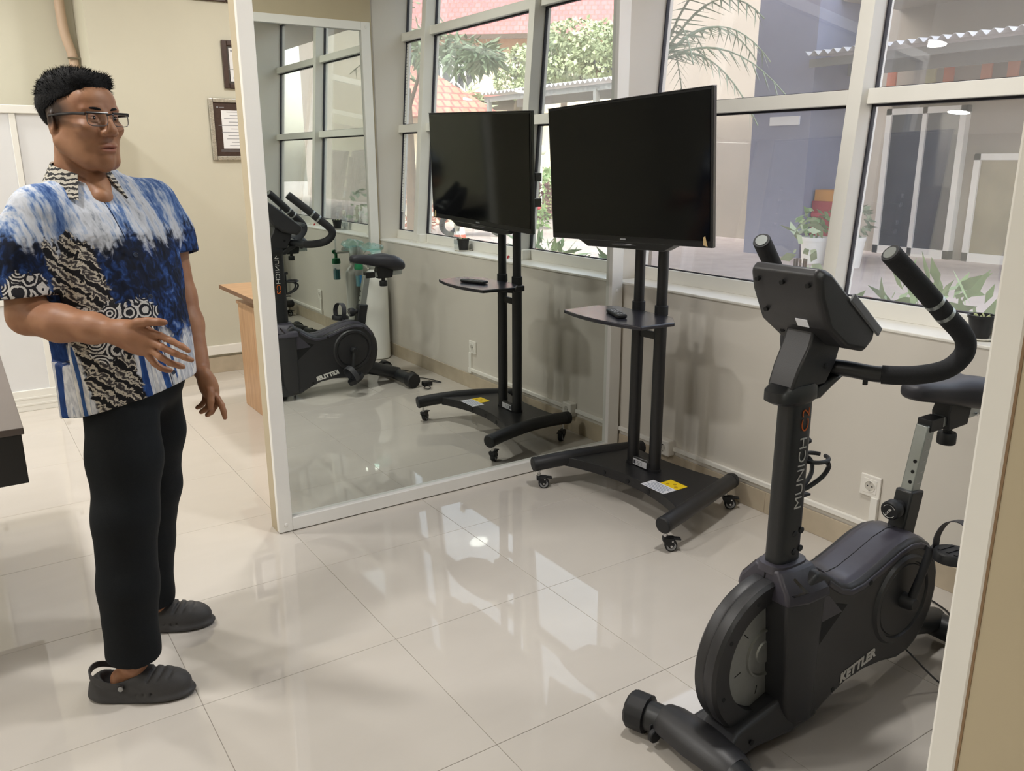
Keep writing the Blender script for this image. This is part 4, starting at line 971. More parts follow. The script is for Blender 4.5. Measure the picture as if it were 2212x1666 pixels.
# ================================================================== the man
# local frame of the figure: x to his facing side, y away from the camera side, z up
def _smin(a, b, k):
    h = np.clip(0.5+0.5*(b-a)/k, 0, 1); return b+(a-b)*h-k*h*(1-h)
class SDF:
    def __init__(s, lo, hi, h):
        s.lo = np.array(lo, float); s.h = h
        s.n = np.ceil((np.array(hi)-s.lo)/h).astype(int)+1
        s.D = np.full(s.n, 0.08, np.float32)
    def _blk(s, lo, hi):
        a = np.maximum(np.floor((np.array(lo)-s.lo)/s.h).astype(int), 0); b = np.minimum(np.ceil((np.array(hi)-s.lo)/s.h).astype(int)+1, s.n)
        sl = tuple(slice(x, max(y, x)) for x, y in zip(a, b))
        g = [s.lo[i]+s.h*np.arange(sl[i].start, sl[i].stop) for i in range(3)]
        return sl, np.meshgrid(*g, indexing='ij', sparse=True)
    def _mix(s, sl, d, k, op):
        A = s.D[sl]; d = d.astype(np.float32)
        if op == 'add': s.D[sl] = _smin(A, d, k) if k > 0 else np.minimum(A, d)
        elif op == 'sub': s.D[sl] = -_smin(-A, d, k) if k > 0 else np.maximum(A, -d)
        elif op == 'cut': s.D[sl] = np.maximum(A, d)
    def cap(s, a, b, ra, rb=None, k=0.012, op='add'):
        rb = ra if rb is None else rb; a = np.array(a, float); b = np.array(b, float); m = max(ra, rb)+k+3*s.h
        sl, (X, Y, Z) = s._blk(np.minimum(a, b)-m, np.maximum(a, b)+m)
        d = b-a; L = max(d@d, 1e-9)
        t = np.clip(((X-a[0])*d[0]+(Y-a[1])*d[1]+(Z-a[2])*d[2])/L, 0, 1)
        s._mix(sl, np.sqrt((X-a[0]-t*d[0])**2+(Y-a[1]-t*d[1])**2+(Z-a[2]-t*d[2])**2)-(ra+(rb-ra)*t), k, op); return s
    def chain(s, pts, rs, k=0.012):
        for i in range(len(pts)-1): s.cap(pts[i], pts[i+1], rs[i], rs[i+1], k)
        return s
    def ell(s, c, r, R=None, k=0.012, op='add'):
        c = np.array(c, float); r = np.array(r, float); m = r.max()+k+3*s.h
        sl, (X, Y, Z) = s._blk(c-m, c+m); R = np.eye(3) if R is None else R   # rows of R: local axes
        q = [(X-c[0])*R[i][0]+(Y-c[1])*R[i][1]+(Z-c[2])*R[i][2] for i in range(3)]
        k0 = np.sqrt(sum((q[i]/r[i])**2 for i in range(3))); k1 = np.sqrt(sum((q[i]/r[i]**2)**2 for i in range(3)))
        s._mix(sl, k0*(k0-1)/np.maximum(k1, 1e-6), k, op); return s
    def plane(s, p, n, lo=None, hi=None):   # keep the side the normal points away from
        n = np.array(n, float)/np.linalg.norm(n)
        sl, (X, Y, Z) = s._blk(s.lo if lo is None else lo, s.lo+s.h*s.n if hi is None else hi)
        s._mix(sl, (X-p[0])*n[0]+(Y-p[1])*n[1]+(Z-p[2])*n[2]+0*X*Y*Z, 0, 'cut'); return s
    def field(s, f):
        sl, (X, Y, Z) = s._blk(s.lo, s.lo+s.h*s.n); s.D += f(X, Y, Z).astype(np.float32); return s
    def mesh(s):
        D = s.D; I = D < 0
        D[0], D[-1] = 0.05, 0.05; D[:, 0], D[:, -1] = 0.05, 0.05; D[:, :, 0], D[:, :, -1] = 0.05, 0.05
        I = D < 0; n = np.array(D.shape)-1
        cnt = sum(I[a:a+n[0], b:b+n[1], c:c+n[2]].astype(np.int8) for a in (0, 1) for b in (0, 1) for c in (0, 1))
        ci = np.argwhere((cnt > 0) & (cnt < 8)); idx = np.full(n, -1, np.int64); idx[tuple(ci.T)] = np.arange(len(ci))
        acc = np.zeros((len(ci), 3)); num = np.zeros(len(ci))
        off = np.array([(a, b, c) for a in (0, 1) for b in (0, 1) for c in (0, 1)])
        for i in range(8):
            for ax in range(3):
                if off[i][ax]: continue
                o2 = off[i].copy(); o2[ax] = 1
                d0 = D[tuple((ci+off[i]).T)]; d1 = D[tuple((ci+o2).T)]
                m = (d0 < 0) != (d1 < 0); t = d0[m]/(d0[m]-d1[m])
                p = np.tile(off[i].astype(float), (m.sum(), 1)); p[:, ax] += t
                acc[m] += p; num[m] += 1
        V = s.lo+s.h*(ci+acc/num[:, None]); F = []
        for ax in range(3):
            b, c = (ax+1) % 3, (ax+2) % 3
            sa = [slice(None)]*3; sb = [slice(None)]*3; sa[ax] = slice(0, -1); sb[ax] = slice(1, None)
            e = np.argwhere(I[tuple(sa)] != I[tuple(sb)]); e = e[(e[:, b] > 0) & (e[:, c] > 0) & (e[:, b] < n[b]) & (e[:, c] < n[c])]
            q = []
            for db, dc in ((0, 0), (-1, 0), (-1, -1), (0, -1)):
                f = e.copy(); f[:, b] += db; f[:, c] += dc; q.append(idx[tuple(f.T)])
            q = np.stack(q, 1); flip = I[tuple(e.T)]; q[~flip] = q[~flip][:, ::-1]; F.append(q)
        return V, np.concatenate(F)
def sdf_part(name, S, mat, parent, smooth_it=0, label=None):
    V, F = S.mesh()
    me = bpy.data.meshes.new(name)
    me.vertices.add(len(V)); me.vertices.foreach_set('co', V.astype(np.float32).ravel())
    me.loops.add(len(F)*4); me.loops.foreach_set('vertex_index', F.astype(np.int32).ravel())
    me.polygons.add(len(F)); me.polygons.foreach_set('loop_start', np.arange(0, len(F)*4, 4, dtype=np.int32))
    me.update(calc_edges=True); me.validate()
    me.polygons.foreach_set('use_smooth', [True]*len(me.polygons)); me.materials.append(mat)
    o = bpy.data.objects.new(name, me); COL.objects.link(o); o.parent = parent; ORG[o.name] = ORG[parent.name]
    if smooth_it:
        sm = o.modifiers.new('smooth', 'SMOOTH'); sm.iterations = smooth_it; sm.factor = 0.5
    if label: o['label'] = label
    return o

man = thing('person', 'man in a blue and white batik shirt, black trousers and glasses, gesturing with one hand', 'person', (0.3487, 2.494, 0), math.atan2(-0.5535, 0.8328))
TH = math.radians(37)     # torso turned towards the camera side
tf = np.array([math.cos(TH), -math.sin(TH), 0]); tl = np.array([math.sin(TH), math.cos(TH), 0]); up = np.array([0, 0, 1.0])
HH = math.radians(27)
hf = np.array([math.cos(HH), -math.sin(HH), 0]); hl = np.array([math.sin(HH), math.cos(HH), 0]); hu = up
HC = np.array([-0.020, -0.005, 1.583]); HR = np.stack([hf, hl, hu])
def hp_(x, y, z): return HC+hf*x+hl*y+hu*z
def tp(f, l, z, c=(0.0, 0.0)): return np.array([c[0], c[1], 0])+tf*f+tl*l+up*z

# ---- skin: one continuous body (head, neck, arms with fingers, inner torso, legs)
S = SDF((-0.30, -0.42, 0.03), (0.36, 0.32, 1.74), 0.0036)
S.cap((0.0, 0.0, 1.0), (-0.01, 0.0, 1.24), 0.09, 0.085, 0.03)
S.cap(tp(-0.02, -0.012, 1.43), tp(0.040, -0.022, 1.388), 0.050, 0.030, 0.02)
S.ell((-0.02, 0.0, 1.32), (0.07, 0.13, 0.06), np.stack([tf, tl, up]), 0.03)
S.chain([(0.0, -0.02, 1.0), (0.02, -0.15, 0.55), (0.008, -0.185, 0.10)], [0.085, 0.055, 0.038], 0.02)
S.chain([(0.0, 0.04, 1.0), (-0.018, 0.14, 0.52), (-0.076, 0.165, 0.10)], [0.085, 0.055, 0.038], 0.02)
S.cap((-0.03, -0.187, 0.055), (0.07, -0.165, 0.05), 0.030, 0.022, 0.02); S.cap((-0.10, 0.172, 0.055), (0.00, 0.185, 0.05), 0.030, 0.022, 0.02)
# neck
S.chain([hp_(-0.028, 0, -0.05), hp_(-0.045, 0, -0.14), np.array([-0.050, 0.0, 1.37])], [0.058, 0.056, 0.058], 0.02)
# skull and face
S.ell(hp_(-0.022, 0, 0.035), (0.098, 0.076, 0.082), HR, 0.02)
S.ell(hp_(0.016, 0, -0.015), (0.072, 0.071, 0.085), HR, 0.02)
S.ell(hp_(0.030, 0, -0.058), (0.056, 0.062, 0.060), HR, 0.015)
S.ell(hp_(0.052, 0, 0.045), (0.036, 0.055, 0.042), HR, 0.02)      # forehead
S.cap(hp_(0.064, 0, -0.108), hp_(0.068, 0, -0.098), 0.022, 0.022, 0.014)   # chin
for q in (-1, 1):
    S.cap(hp_(-0.008, q*0.058, -0.052), hp_(0.046, q*0.032, -0.102), 0.024, 0.023, 0.02)   # jaw
    S.ell(hp_(0.062, q*0.040, -0.022), (0.026, 0.024, 0.020), HR, 0.015)  # cheek
    S.cap(hp_(0.080, q*0.014, 0.026), hp_(0.070, q*0.046, 0.024), 0.010, 0.008, 0.010)     # brow
    S.ell(hp_(0.088, q*0.032, 0.005), (0.014, 0.019, 0.011), HR, 0.006, 'sub')             # eye hollow
    S.ell(hp_(0.072, q*0.032, 0.004), (0.0125, 0.016, 0.0105), HR, 0.004)                  # eyelids
    S.ell(hp_(0.0945, q*0.0150, -0.0335), (0.012, 0.0095, 0.009), HR, 0.005)              # nostril wings
    er = np.stack([hf*math.cos(0.35)+hl*q*math.sin(0.35), hl*q*math.cos(0.35)-hf*math.sin(0.35), hu])
    S.ell(hp_(-0.018, q*0.077, -0.008), (0.019, 0.0075, 0.033), er, 0.006)                 # ear
    S.ell(hp_(-0.014, q*0.083, -0.004), (0.009, 0.006, 0.018), er, 0.004, 'sub')
S.cap(hp_(0.084, 0, 0.014), hp_(0.104, 0, -0.026), 0.009, 0.0140, 0.008)                  # nose
S.ell(hp_(0.083, 0, -0.0645), (0.012, 0.028, 0.0075), HR, 0.005)                           # upper lip
S.ell(hp_(0.081, 0, -0.0765), (0.0115, 0.024, 0.0080), HR, 0.005)                          # lower lip
S.ell(hp_(0.096, 0, -0.0702), (0.014, 0.027, 0.0018), HR, 0.002, 'sub')
# near arm: upper arm, forearm reaching forward, open hand
SH, EL, WR = (-0.105, -0.150, 1.335), (-0.125, -0.205, 1.108), (0.135, -0.275, 1.078)
S.chain([SH, (-0.132, -0.188, 1.25), EL], [0.048, 0.050, 0.046], 0.02)
S.chain([EL, (-0.03, -0.235, 1.094), (0.06, -0.257, 1.086), WR], [0.045, 0.045, 0.036, 0.0265], 0.02)
KN = np.array([0.222, -0.298, 1.057])
S.ell((0.180, -0.287, 1.067), (0.062, 0.024, 0.041), np.stack([np.array([.93, -.22, -.28]), np.array([.2, .97, -.1]), np.array([.3, .02, .95])]), 0.016)
S.cap(WR, (0.165, -0.282, 1.072), 0.028, 0.028, 0.02)
def finger(pts, rs): S.chain([np.array(p) for p in pts], rs, 0.0035)
finger([(0.203, -0.290, 1.087), (0.243, -0.302, 1.076), (0.270, -0.308, 1.065), (0.297, -0.313, 1.052), (0.313, -0.316, 1.042)], [0.0098, 0.0088, 0.0082, 0.0076, 0.0066])   # index
finger([(0.211, -0.300, 1.067), (0.250, -0.314, 1.050), (0.279, -0.317, 1.036), (0.303, -0.316, 1.025), (0.317, -0.313, 1.018)], [0.0098, 0.0088, 0.0082, 0.0076, 0.0066])
finger([(0.210, -0.300, 1.048), (0.242, -0.313, 1.026), (0.265, -0.313, 1.011), (0.282, -0.308, 1.003), (0.291, -0.303, 0.999)], [0.0096, 0.0086, 0.0080, 0.0074, 0.0064])
finger([(0.200, -0.294, 1.034), (0.222, -0.303, 1.008), (0.237, -0.303, 0.996), (0.249, -0.299, 0.990), (0.256, -0.295, 0.988)], [0.0095, 0.0082, 0.0076, 0.007, 0.0062])
finger([(0.155, -0.285, 1.088), (0.190, -0.300, 1.106), (0.218, -0.306, 1.111), (0.246, -0.306, 1.110), (0.258, -0.305, 1.109)], [0.0150, 0.0125, 0.0110, 0.0095, 0.0080])      # thumb
# far arm hanging, relaxed hand
SH2, EL2, WR2 = (0.070, 0.155, 1.350), (0.118, 0.158, 1.100), (0.182, 0.085, 0.902)
S.chain([SH2, (0.098, 0.166, 1.25), EL2], [0.046, 0.047, 0.042], 0.02)
S.chain([EL2, (0.142, 0.135, 1.02), WR2], [0.043, 0.041, 0.028], 0.02)
S.ell((0.206, 0.070, 0.852), (0.026, 0.040, 0.052), np.stack([np.array([.75, .60, .25]), np.array([-.58, .80, 0]), np.array([-.35, .2, .92])]), 0.016)
finger([(0.232, 0.050, 0.825), (0.250, 0.040, 0.800), (0.256, 0.036, 0.782), (0.259, 0.033, 0.765)], [0.0105, 0.0092, 0.0084, 0.0072])
finger([(0.218, 0.062, 0.818), (0.228, 0.046, 0.796), (0.222, 0.032, 0.783), (0.212, 0.024, 0.776)], [0.0105, 0.0092, 0.0084, 0.0072])
finger([(0.203, 0.074, 0.815), (0.208, 0.060, 0.795), (0.199, 0.047, 0.785), (0.189, 0.040, 0.780)], [0.0100, 0.0090, 0.0082, 0.0070])
finger([(0.190, 0.084, 0.818), (0.188, 0.074, 0.800), (0.180, 0.064, 0.791), (0.172, 0.058, 0.788)], [0.0092, 0.0082, 0.0074, 0.0064])
finger([(0.212, 0.052, 0.862), (0.226, 0.030, 0.838), (0.228, 0.020, 0.818), (0.226, 0.016, 0.800)], [0.0130, 0.0112, 0.0098, 0.0082])

def skin_material():
    m = bpy.data.materials.new('skin'); m.use_nodes = True; n = m.node_tree.nodes; l = m.node_tree.links; b = n['Principled BSDF']
    tc = n.new('ShaderNodeTexCoord')
    nz = n.new('ShaderNodeTexNoise'); nz.inputs['Scale'].default_value = 18; nz.inputs['Detail'].default_value = 5
    l.new(tc.outputs['Object'], nz.inputs['Vector'])
    r = n.new('ShaderNodeValToRGB'); r.color_ramp.elements[0].position = 0.3; r.color_ramp.elements[1].position = 0.72
    r.color_ramp.elements[0].color = (*lin('#8e6248'), 1); r.color_ramp.elements[1].color = (*lin('#a87c5e'), 1)
    l.new(nz.outputs['Fac'], r.inputs['Fac'])
    col = r.outputs[0]
    def spot(c, rad, color, amt, prev):
        d = n.new('ShaderNodeVectorMath'); d.operation = 'SUBTRACT'; d.inputs[1].default_value = tuple(c); l.new(tc.outputs['Object'], d.inputs[0])
        s_ = n.new('ShaderNodeVectorMath'); s_.operation = 'DIVIDE'; s_.inputs[1].default_value = rad; l.new(d.outputs[0], s_.inputs[0])
        ln = n.new('ShaderNodeVectorMath'); ln.operation = 'LENGTH'; l.new(s_.outputs[0], ln.inputs[0])
        mr = n.new('ShaderNodeMapRange'); mr.inputs['From Min'].default_value = 0.6; mr.inputs['From Max'].default_value = 1.15; mr.inputs['To Min'].default_value = amt; mr.inputs['To Max'].default_value = 0
        l.new(ln.outputs['Value'], mr.inputs['Value'])
        mx = n.new('ShaderNodeMix'); mx.data_type = 'RGBA'; mx.inputs['B'].default_value = (*lin(color), 1)
        l.new(mr.outputs[0], mx.inputs['Factor']); l.new(prev, mx.inputs['A']); return mx.outputs['Result']
    col = spot(hp_(0.084, 0, -0.070), (0.020, 0.026, 0.013), '#8d5348', 0.75, col)
    col = spot(hp_(0.074, 0, -0.092), (0.030, 0.034, 0.020), '#7f5a44', 0.35, col)
    for q in (-1, 1): col = spot(hp_(-0.022, q*0.070, 0.018), (0.068, 0.060, 0.042), '#2a1f1a', 0.95, col)
    col = spot(hp_(-0.095, 0, -0.010), (0.05, 0.07, 0.055), '#241b17', 0.92, col)
    l.new(col, b.inputs['Base Color']); b.inputs['Roughness'].default_value = 0.48; b.inputs['Specular IOR Level'].default_value = 0.4
    b.inputs['Subsurface Weight'].default_value = 0.12; b.inputs['Subsurface Radius'].default_value = (0.012, 0.004, 0.002); b.inputs['Subsurface Scale'].default_value = 0.4
    nb = n.new('ShaderNodeTexNoise'); nb.inputs['Scale'].default_value = 260; l.new(tc.outputs['Object'], nb.inputs['Vector'])
    bp = n.new('ShaderNodeBump'); bp.inputs['Strength'].default_value = 0.12; bp.inputs['Distance'].default_value = 0.001; l.new(nb.outputs['Fac'], bp.inputs['Height']); l.new(bp.outputs['Normal'], b.inputs['Normal'])
    return m
body = sdf_part('body', S, skin_material(), man, 2)

# eyes and brows
M_eye = pmat('eye_white', '#b9a79b', 0.2); M_iris = pmat('iris', '#1f1512', 0.1); M_hair = pmat('hair_black', '#0f0f11', 0.8, var=0.4, vscale=200, bump=1.0, bscale=320, spec=0.2)
for q in (-1, 1):
    c = hp_(0.0745, q*0.032, 0.0035)
    e = part('eye', MB().ell((0, 0, 0), (0.0100, 0.0130, 0.0048), 18, 10).xf(basis(c, hf, hl)), M_eye, man, local=True)
    part('iris', MB().ell((0, 0, 0), (0.0035, 0.0050, 0.0042), 14, 8).xf(basis(hp_(0.0822, q*0.030, 0.0032), hf, hl)), M_iris, e, local=True)
    part('eyelid_line', MB().tube([hp_(0.0835-0.010*t*t, q*(0.032+0.014*t), 0.0082-0.003*t*t) for t in np.linspace(-1, 1, 9)], 0.0011, 6), M_hair, e, local=True)
    part('eyebrow', MB().tube([hp_(0.0885-0.017*t*t, q*(0.013+0.036*t), 0.0235+0.0035*math.sin(t*2.6)) for t in np.linspace(0, 1, 9)], [0.0030, 0.0036, 0.0038, 0.0038, 0.0036, 0.0032, 0.0026, 0.0018, 0.0008], 8), M_hair, man, local=True)
# ---- hair
S = SDF((-0.20, -0.16, 1.50), (0.12, 0.16, 1.74), 0.0036)
S.ell(hp_(-0.026, 0, 0.044), (0.104, 0.082, 0.083), HR, 0.015)
S.ell(hp_(-0.018, 0, 0.086), (0.088, 0.068, 0.038), HR, 0.02)
S.cap(hp_(0.046, -0.036, 0.094), hp_(0.050, 0.036, 0.094), 0.018, 0.018, 0.02)
def _hairline(S):
    sl, (X, Y, Z) = S._blk(S.lo, S.lo+S.h*S.n)
    x = (X-HC[0])*hf[0]+(Y-HC[1])*hf[1]+0*Z; z = Z-HC[2]+0*X
    g = np.minimum((0.043+np.where(x > 0, 0.40, 0.52)*x)-z, np.maximum(x+0.040, -0.052-0.5*(x+0.09)-z))
    S._mix(sl, g*0.9, 0, 'cut')
_hairline(S)
rnd = np.random.default_rng(3)
S.field(lambda X, Y, Z: 0.0014*np.sin(90*X+60*Y)*np.sin(70*Z+40*X)+0.0005*np.sin(330*Y+120*X+160*Z)+0.0005*np.sin(410*X-150*Y+190*Z))
part_hair = sdf_part('hair', S, M_hair, man, 1)
_hm = part_hair.data; _rh = random.Random(4); _m = MB()
for _ in range(5200):   # short strands that break up the outline
    v = _hm.vertices[_rh.randrange(len(_hm.vertices))]; p = Vector(v.co); nn = Vector(v.normal)
    hz = p.z-HC[2]
    if hz < 0.03: L = 0.004
    else: L = _rh.uniform(0.006, 0.013)
    d = (nn*0.55+Vector(hf)*_rh.uniform(0.1, 0.8)*(1 if hz > 0.06 else -0.2)+Vector((_rh.uniform(-.3, .3), _rh.uniform(-.3, .3), _rh.uniform(-.2, .3) if hz > 0.06 else -0.8))).normalized()
    s_ = d.cross(nn)
    if s_.length < 1e-3: continue
    s_ = s_.normalized()*0.0007
    _m.add([p-nn*0.001-s_, p-nn*0.001+s_, p+d*L], [(0, 1, 2)])
part('hair_strands', _m, M_hair, part_hair, smooth=False, local=True, kind='stuff')

# ---- spectacles
M_spec = pmat('spectacle_frame', '#1d1c20', 0.3)
gl = part('spectacles', MB().tube([hp_(0.106, -0.010, 0.010), hp_(0.110, 0.0, 0.013), hp_(0.106, 0.010, 0.010)], 0.0018, 8), M_spec, man, local=True)
for q in (-1, 1):
    loop = []
    for k in range(28):
        t = 2*math.pi*k/28; c, s_ = math.cos(t), math.sin(t)
        u = 0.026*math.copysign(abs(c)**0.55, c); v = 0.0165*math.copysign(abs(s_)**0.6, s_)
        loop.append(hp_(0.105-0.010*abs((u+0.034)/0.06)**1.5, q*(0.034+u), 0.000+v))
    lo_ = loop+loop[:1]
    part('rim', MB().tube(loop, 0.0011, 6, closed=True), pmat('thin_rim', '#5c5a5c', 0.3, metal=0.5), gl, local=True)
    part('brow_bar', MB().tube([hp_(0.106-0.010*abs((u+0.034)/0.06)**1.5, q*(0.034+u), 0.0150) for u in np.linspace(-0.026, 0.027, 10)], 0.0028, 8), M_spec, gl, local=True)
    m = MB(); m.add([tuple(p) for p in loop], [tuple(range(28))]); part('lens', m, glassmat('spectacle_lens', (0.96, 0.96, 0.97), 0.7), gl, local=True)
    part('temple', MB().tube([hp_(0.093, q*0.062, 0.012), hp_(0.070, q*0.076, 0.013), hp_(0.02, q*0.081, 0.012), hp_(-0.018, q*0.082, 0.009)], [0.0036, 0.0038, 0.0034, 0.0026], 8), M_spec, gl, local=True)

# ---- batik shirt
def batik():
    m = bpy.data.materials.new('batik_cotton'); m.use_nodes = True; nt = m.node_tree; n = nt.nodes; l = nt.links; b = n['Principled BSDF']
    tc = n.new('ShaderNodeTexCoord')
    def dot(v):
        d = n.new('ShaderNodeVectorMath'); d.operation = 'DOT_PRODUCT'; d.inputs[1].default_value = tuple(v); l.new(tc.outputs['Object'], d.inputs[0]); return d.outputs['Value']
    U, Fv, Zv = dot(tl), dot(tf), dot(up)      # left-right, front, height
    def math_(op, a, b_=None, c_=None):
        x = n.new('ShaderNodeMath'); x.operation = op
        for i, v in enumerate((a, b_, c_)):
            if v is None: continue
            if isinstance(v, (int, float)): x.inputs[i].default_value = v
            else: l.new(v, x.inputs[i])
        return x.outputs[0]
    def comb(x, y, z):
        c = n.new('ShaderNodeCombineXYZ')
        for i, v in enumerate((x, y, z)):
            if isinstance(v, (int, float)): c.inputs[i].default_value = v
            else: l.new(v, c.inputs[i])
        return c.outputs[0]
    def noise(vec, sc, det=4, dist=0.0):
        z = n.new('ShaderNodeTexNoise'); z.inputs['Scale'].default_value = sc; z.inputs['Detail'].default_value = det; z.inputs['Distortion'].default_value = dist
        l.new(vec, z.inputs['Vector']); return z.outputs['Fac']
    def ramp(f, stops, interp='LINEAR'):
        r = n.new('ShaderNodeValToRGB'); r.color_ramp.interpolation = interp; e = r.color_ramp.elements
        while len(e) < len(stops): e.new(0.5)
        for i, (p, c) in enumerate(stops): e[i].position = p; e[i].color = (*lin(c), 1) if not isinstance(c, (int, float)) else (c, c, c, 1)
        l.new(f, r.inputs['Fac']); return r.outputs[0]
    def mix(f, a, c):
        x = n.new('ShaderNodeMix'); x.data_type = 'RGBA'
        if isinstance(f, (int, float)): x.inputs['Factor'].default_value = f
        else: l.new(f, x.inputs['Factor'])
        l.new(a, x.inputs['A']); l.new(c, x.inputs['B']); return x.outputs['Result']
    def step(v, lo, hi):
        r = n.new('ShaderNodeMapRange'); r.interpolation_type = 'SMOOTHSTEP'; r.inputs['From Min'].default_value = lo; r.inputs['From Max'].default_value = hi; l.new(v, r.inputs['Value']); return r.outputs[0]
    # vertical brush streaks, sheared so that they lean
    W = math_('MULTIPLY_ADD', Zv, 0.16, U)
    strk = noise(comb(math_('MULTIPLY', W, 26.0), math_('MULTIPLY', Fv, 6.0), math_('MULTIPLY', Zv, 2.4)), 1.0, 6, 0.4)
    fine = noise(comb(math_('MULTIPLY', W, 150.0), math_('MULTIPLY', Fv, 60.0), math_('MULTIPLY', Zv, 34.0)), 1.0, 5)
    blot = noise(comb(math_('MULTIPLY', U, 55.0), math_('MULTIPLY', Fv, 50.0), math_('MULTIPLY', Zv, 40.0)), 1.0, 6, 1.0)
    white = ramp(math_('ADD', math_('MULTIPLY', strk, 0.75), math_('MULTIPLY', fine, 0.30)), [(0.38, '#27457a'), (0.46, '#5873a2'), (0.51, '#98a6be'), (0.57, '#bfc3cc'), (0.65, '#b0b4bc'), (0.71, '#757c87')])
    blue = ramp(math_('ADD', math_('MULTIPLY', blot, 0.65), math_('MULTIPLY', noise(comb(math_('MULTIPLY', U, 14.0), math_('MULTIPLY', Fv, 10.0), math_('MULTIPLY', Zv, 7.0)), 1.0, 3, 0.6), 0.45)),
                [(0.40, '#0a0e1a'), (0.54, '#0f1a33'), (0.62, '#1a3160'), (0.69, '#2d4c85'), (0.78, '#7d93bd')])
    # navy band through the middle with ragged brush edges
    rag = math_('MULTIPLY', math_('SUBTRACT', strk, 0.5), 0.22); rag2 = math_('MULTIPLY', math_('SUBTRACT', blot, 0.5), 0.10)
    zz = math_('ADD', math_('ADD', Zv, rag), rag2)
    upper = step(zz, 1.268, 1.312); lower = step(zz, 1.045, 1.005)
    # broad blue and white stripes at the hem
    stp = ramp(noise(comb(math_('MULTIPLY', W, 17.0), math_('MULTIPLY', Fv, 17.0), math_('MULTIPLY', Zv, 1.4)), 1.0, 2, 0.2), [(0.0, '#23437f'), (0.43, '#2f5593'), (0.45, '#d8d9dd'), (0.56, '#b9bfca'), (0.58, '#e5e3e0'), (0.66, '#d0d0d4'), (0.68, '#33578f')], 'CONSTANT')
    scr = ramp(fine, [(0.40, '#ffffff'), (0.60, '#c9ccd4')])
    hem = n.new('ShaderNodeMix'); hem.data_type = 'RGBA'; hem.blend_type = 'MULTIPLY'; hem.inputs['Factor'].default_value = 0.8; l.new(stp, hem.inputs['A']); l.new(scr, hem.inputs['B'])
    col = mix(upper, blue, white); col = mix(lower, col, hem.outputs['Result'])
    # slanting parang strip down his right front
    s1 = math_('MULTIPLY_ADD', Zv, 0.14, U)          # strip position across
    wob = math_('MULTIPLY', math_('SUBTRACT', noise(comb(math_('MULTIPLY', U, 60.0), 0.0, math_('MULTIPLY', Zv, 60.0)), 1.0, 2), 0.5), 0.030)
    edge = math_('ADD', s1, wob)
    band = math_('MULTIPLY', math_('MULTIPLY', step(edge, -0.030, -0.025), step(edge, 0.085, 0.080)), math_('MULTIPLY', step(zz, 1.30, 1.285), step(Fv, 0.0, 0.02)))
    ph = math_('ADD', math_('MULTIPLY', math_('MULTIPLY_ADD', U, 0.95, Zv), 135.0), math_('MULTIPLY', noise(comb(math_('MULTIPLY', U, 48.0), 0.0, math_('MULTIPLY', Zv, 48.0)), 1.0, 3, 1.2), 8.0))
    par = ramp(math_('MULTIPLY_ADD', math_('SINE', ph), 0.5, 0.5), [(0.0, '#141318'), (0.36, '#1b191d'), (0.42, '#cbc3b4'), (0.62, '#a59c8d'), (0.70, '#d9d2c5'), (0.95, '#3a3638')])
    col = mix(band, col, par)
    # scroll flowers on the sleeve hem and the waist
    vo = n.new('ShaderNodeTexVoronoi'); vo.feature = 'F1'; vo.inputs['Scale'].default_value = 26; l.new(tc.outputs['Object'], vo.inputs['Vector'])
    vs = ramp(math_('SINE', math_('MULTIPLY_ADD', vo.outputs['Distance'], 30.0, math_('MULTIPLY', blot, 6.0))), [(0.0, '#26262c'), (0.06, '#2a2a30'), (0.14, '#cfcdcb'), (0.90, '#d9d7d4'), (1.0, '#c9c7c6')])
    def blob(c, r):
        d = n.new('ShaderNodeVectorMath'); d.operation = 'DISTANCE'; d.inputs[1].default_value = tuple(c); l.new(tc.outputs['Object'], d.inputs[0])
        return step(math_('ADD', d.outputs['Value'], math_('MULTIPLY', math_('SUBTRACT', blot, 0.5), 0.05)), r, r-0.004)
    for c, r in (((0.075, -0.155, 1.075), 0.060), ((0.125, -0.11, 1.09), 0.050), ((0.045, -0.17, 1.02), 0.045), ((-0.085, -0.255, 1.165), 0.062), ((-0.01, -0.16, 1.08), 0.05)):
        col = mix(blob(c, r), col, vs)
    # button placket seam
    seam = math_('MULTIPLY', math_('COMPARE', math_('MULTIPLY_ADD', Zv, 0.15, U), 0.178, 0.0013), step(Fv, 0.03, 0.04))
    ink = n.new('ShaderNodeRGB'); ink.outputs[0].default_value = (*lin('#121a30'), 1)
    col = mix(seam, col, ink.outputs[0])
    l.new(col, b.inputs['Base Color']); b.inputs['Roughness'].default_value = 0.75; b.inputs['Specular IOR Level'].default_value = 0.25
    wv = noise(comb(math_('MULTIPLY', U, 9.0), math_('MULTIPLY', Fv, 9.0), math_('MULTIPLY', Zv, 5.0)), 1.0, 3, 0.8)
    bp = n.new('ShaderNodeBump'); bp.inputs['Strength'].default_value = 0.5; bp.inputs['Distance'].default_value = 0.03; l.new(wv, bp.inputs['Height']); l.new(bp.outputs['Normal'], b.inputs['Normal'])
    return m
M_batik = batik()
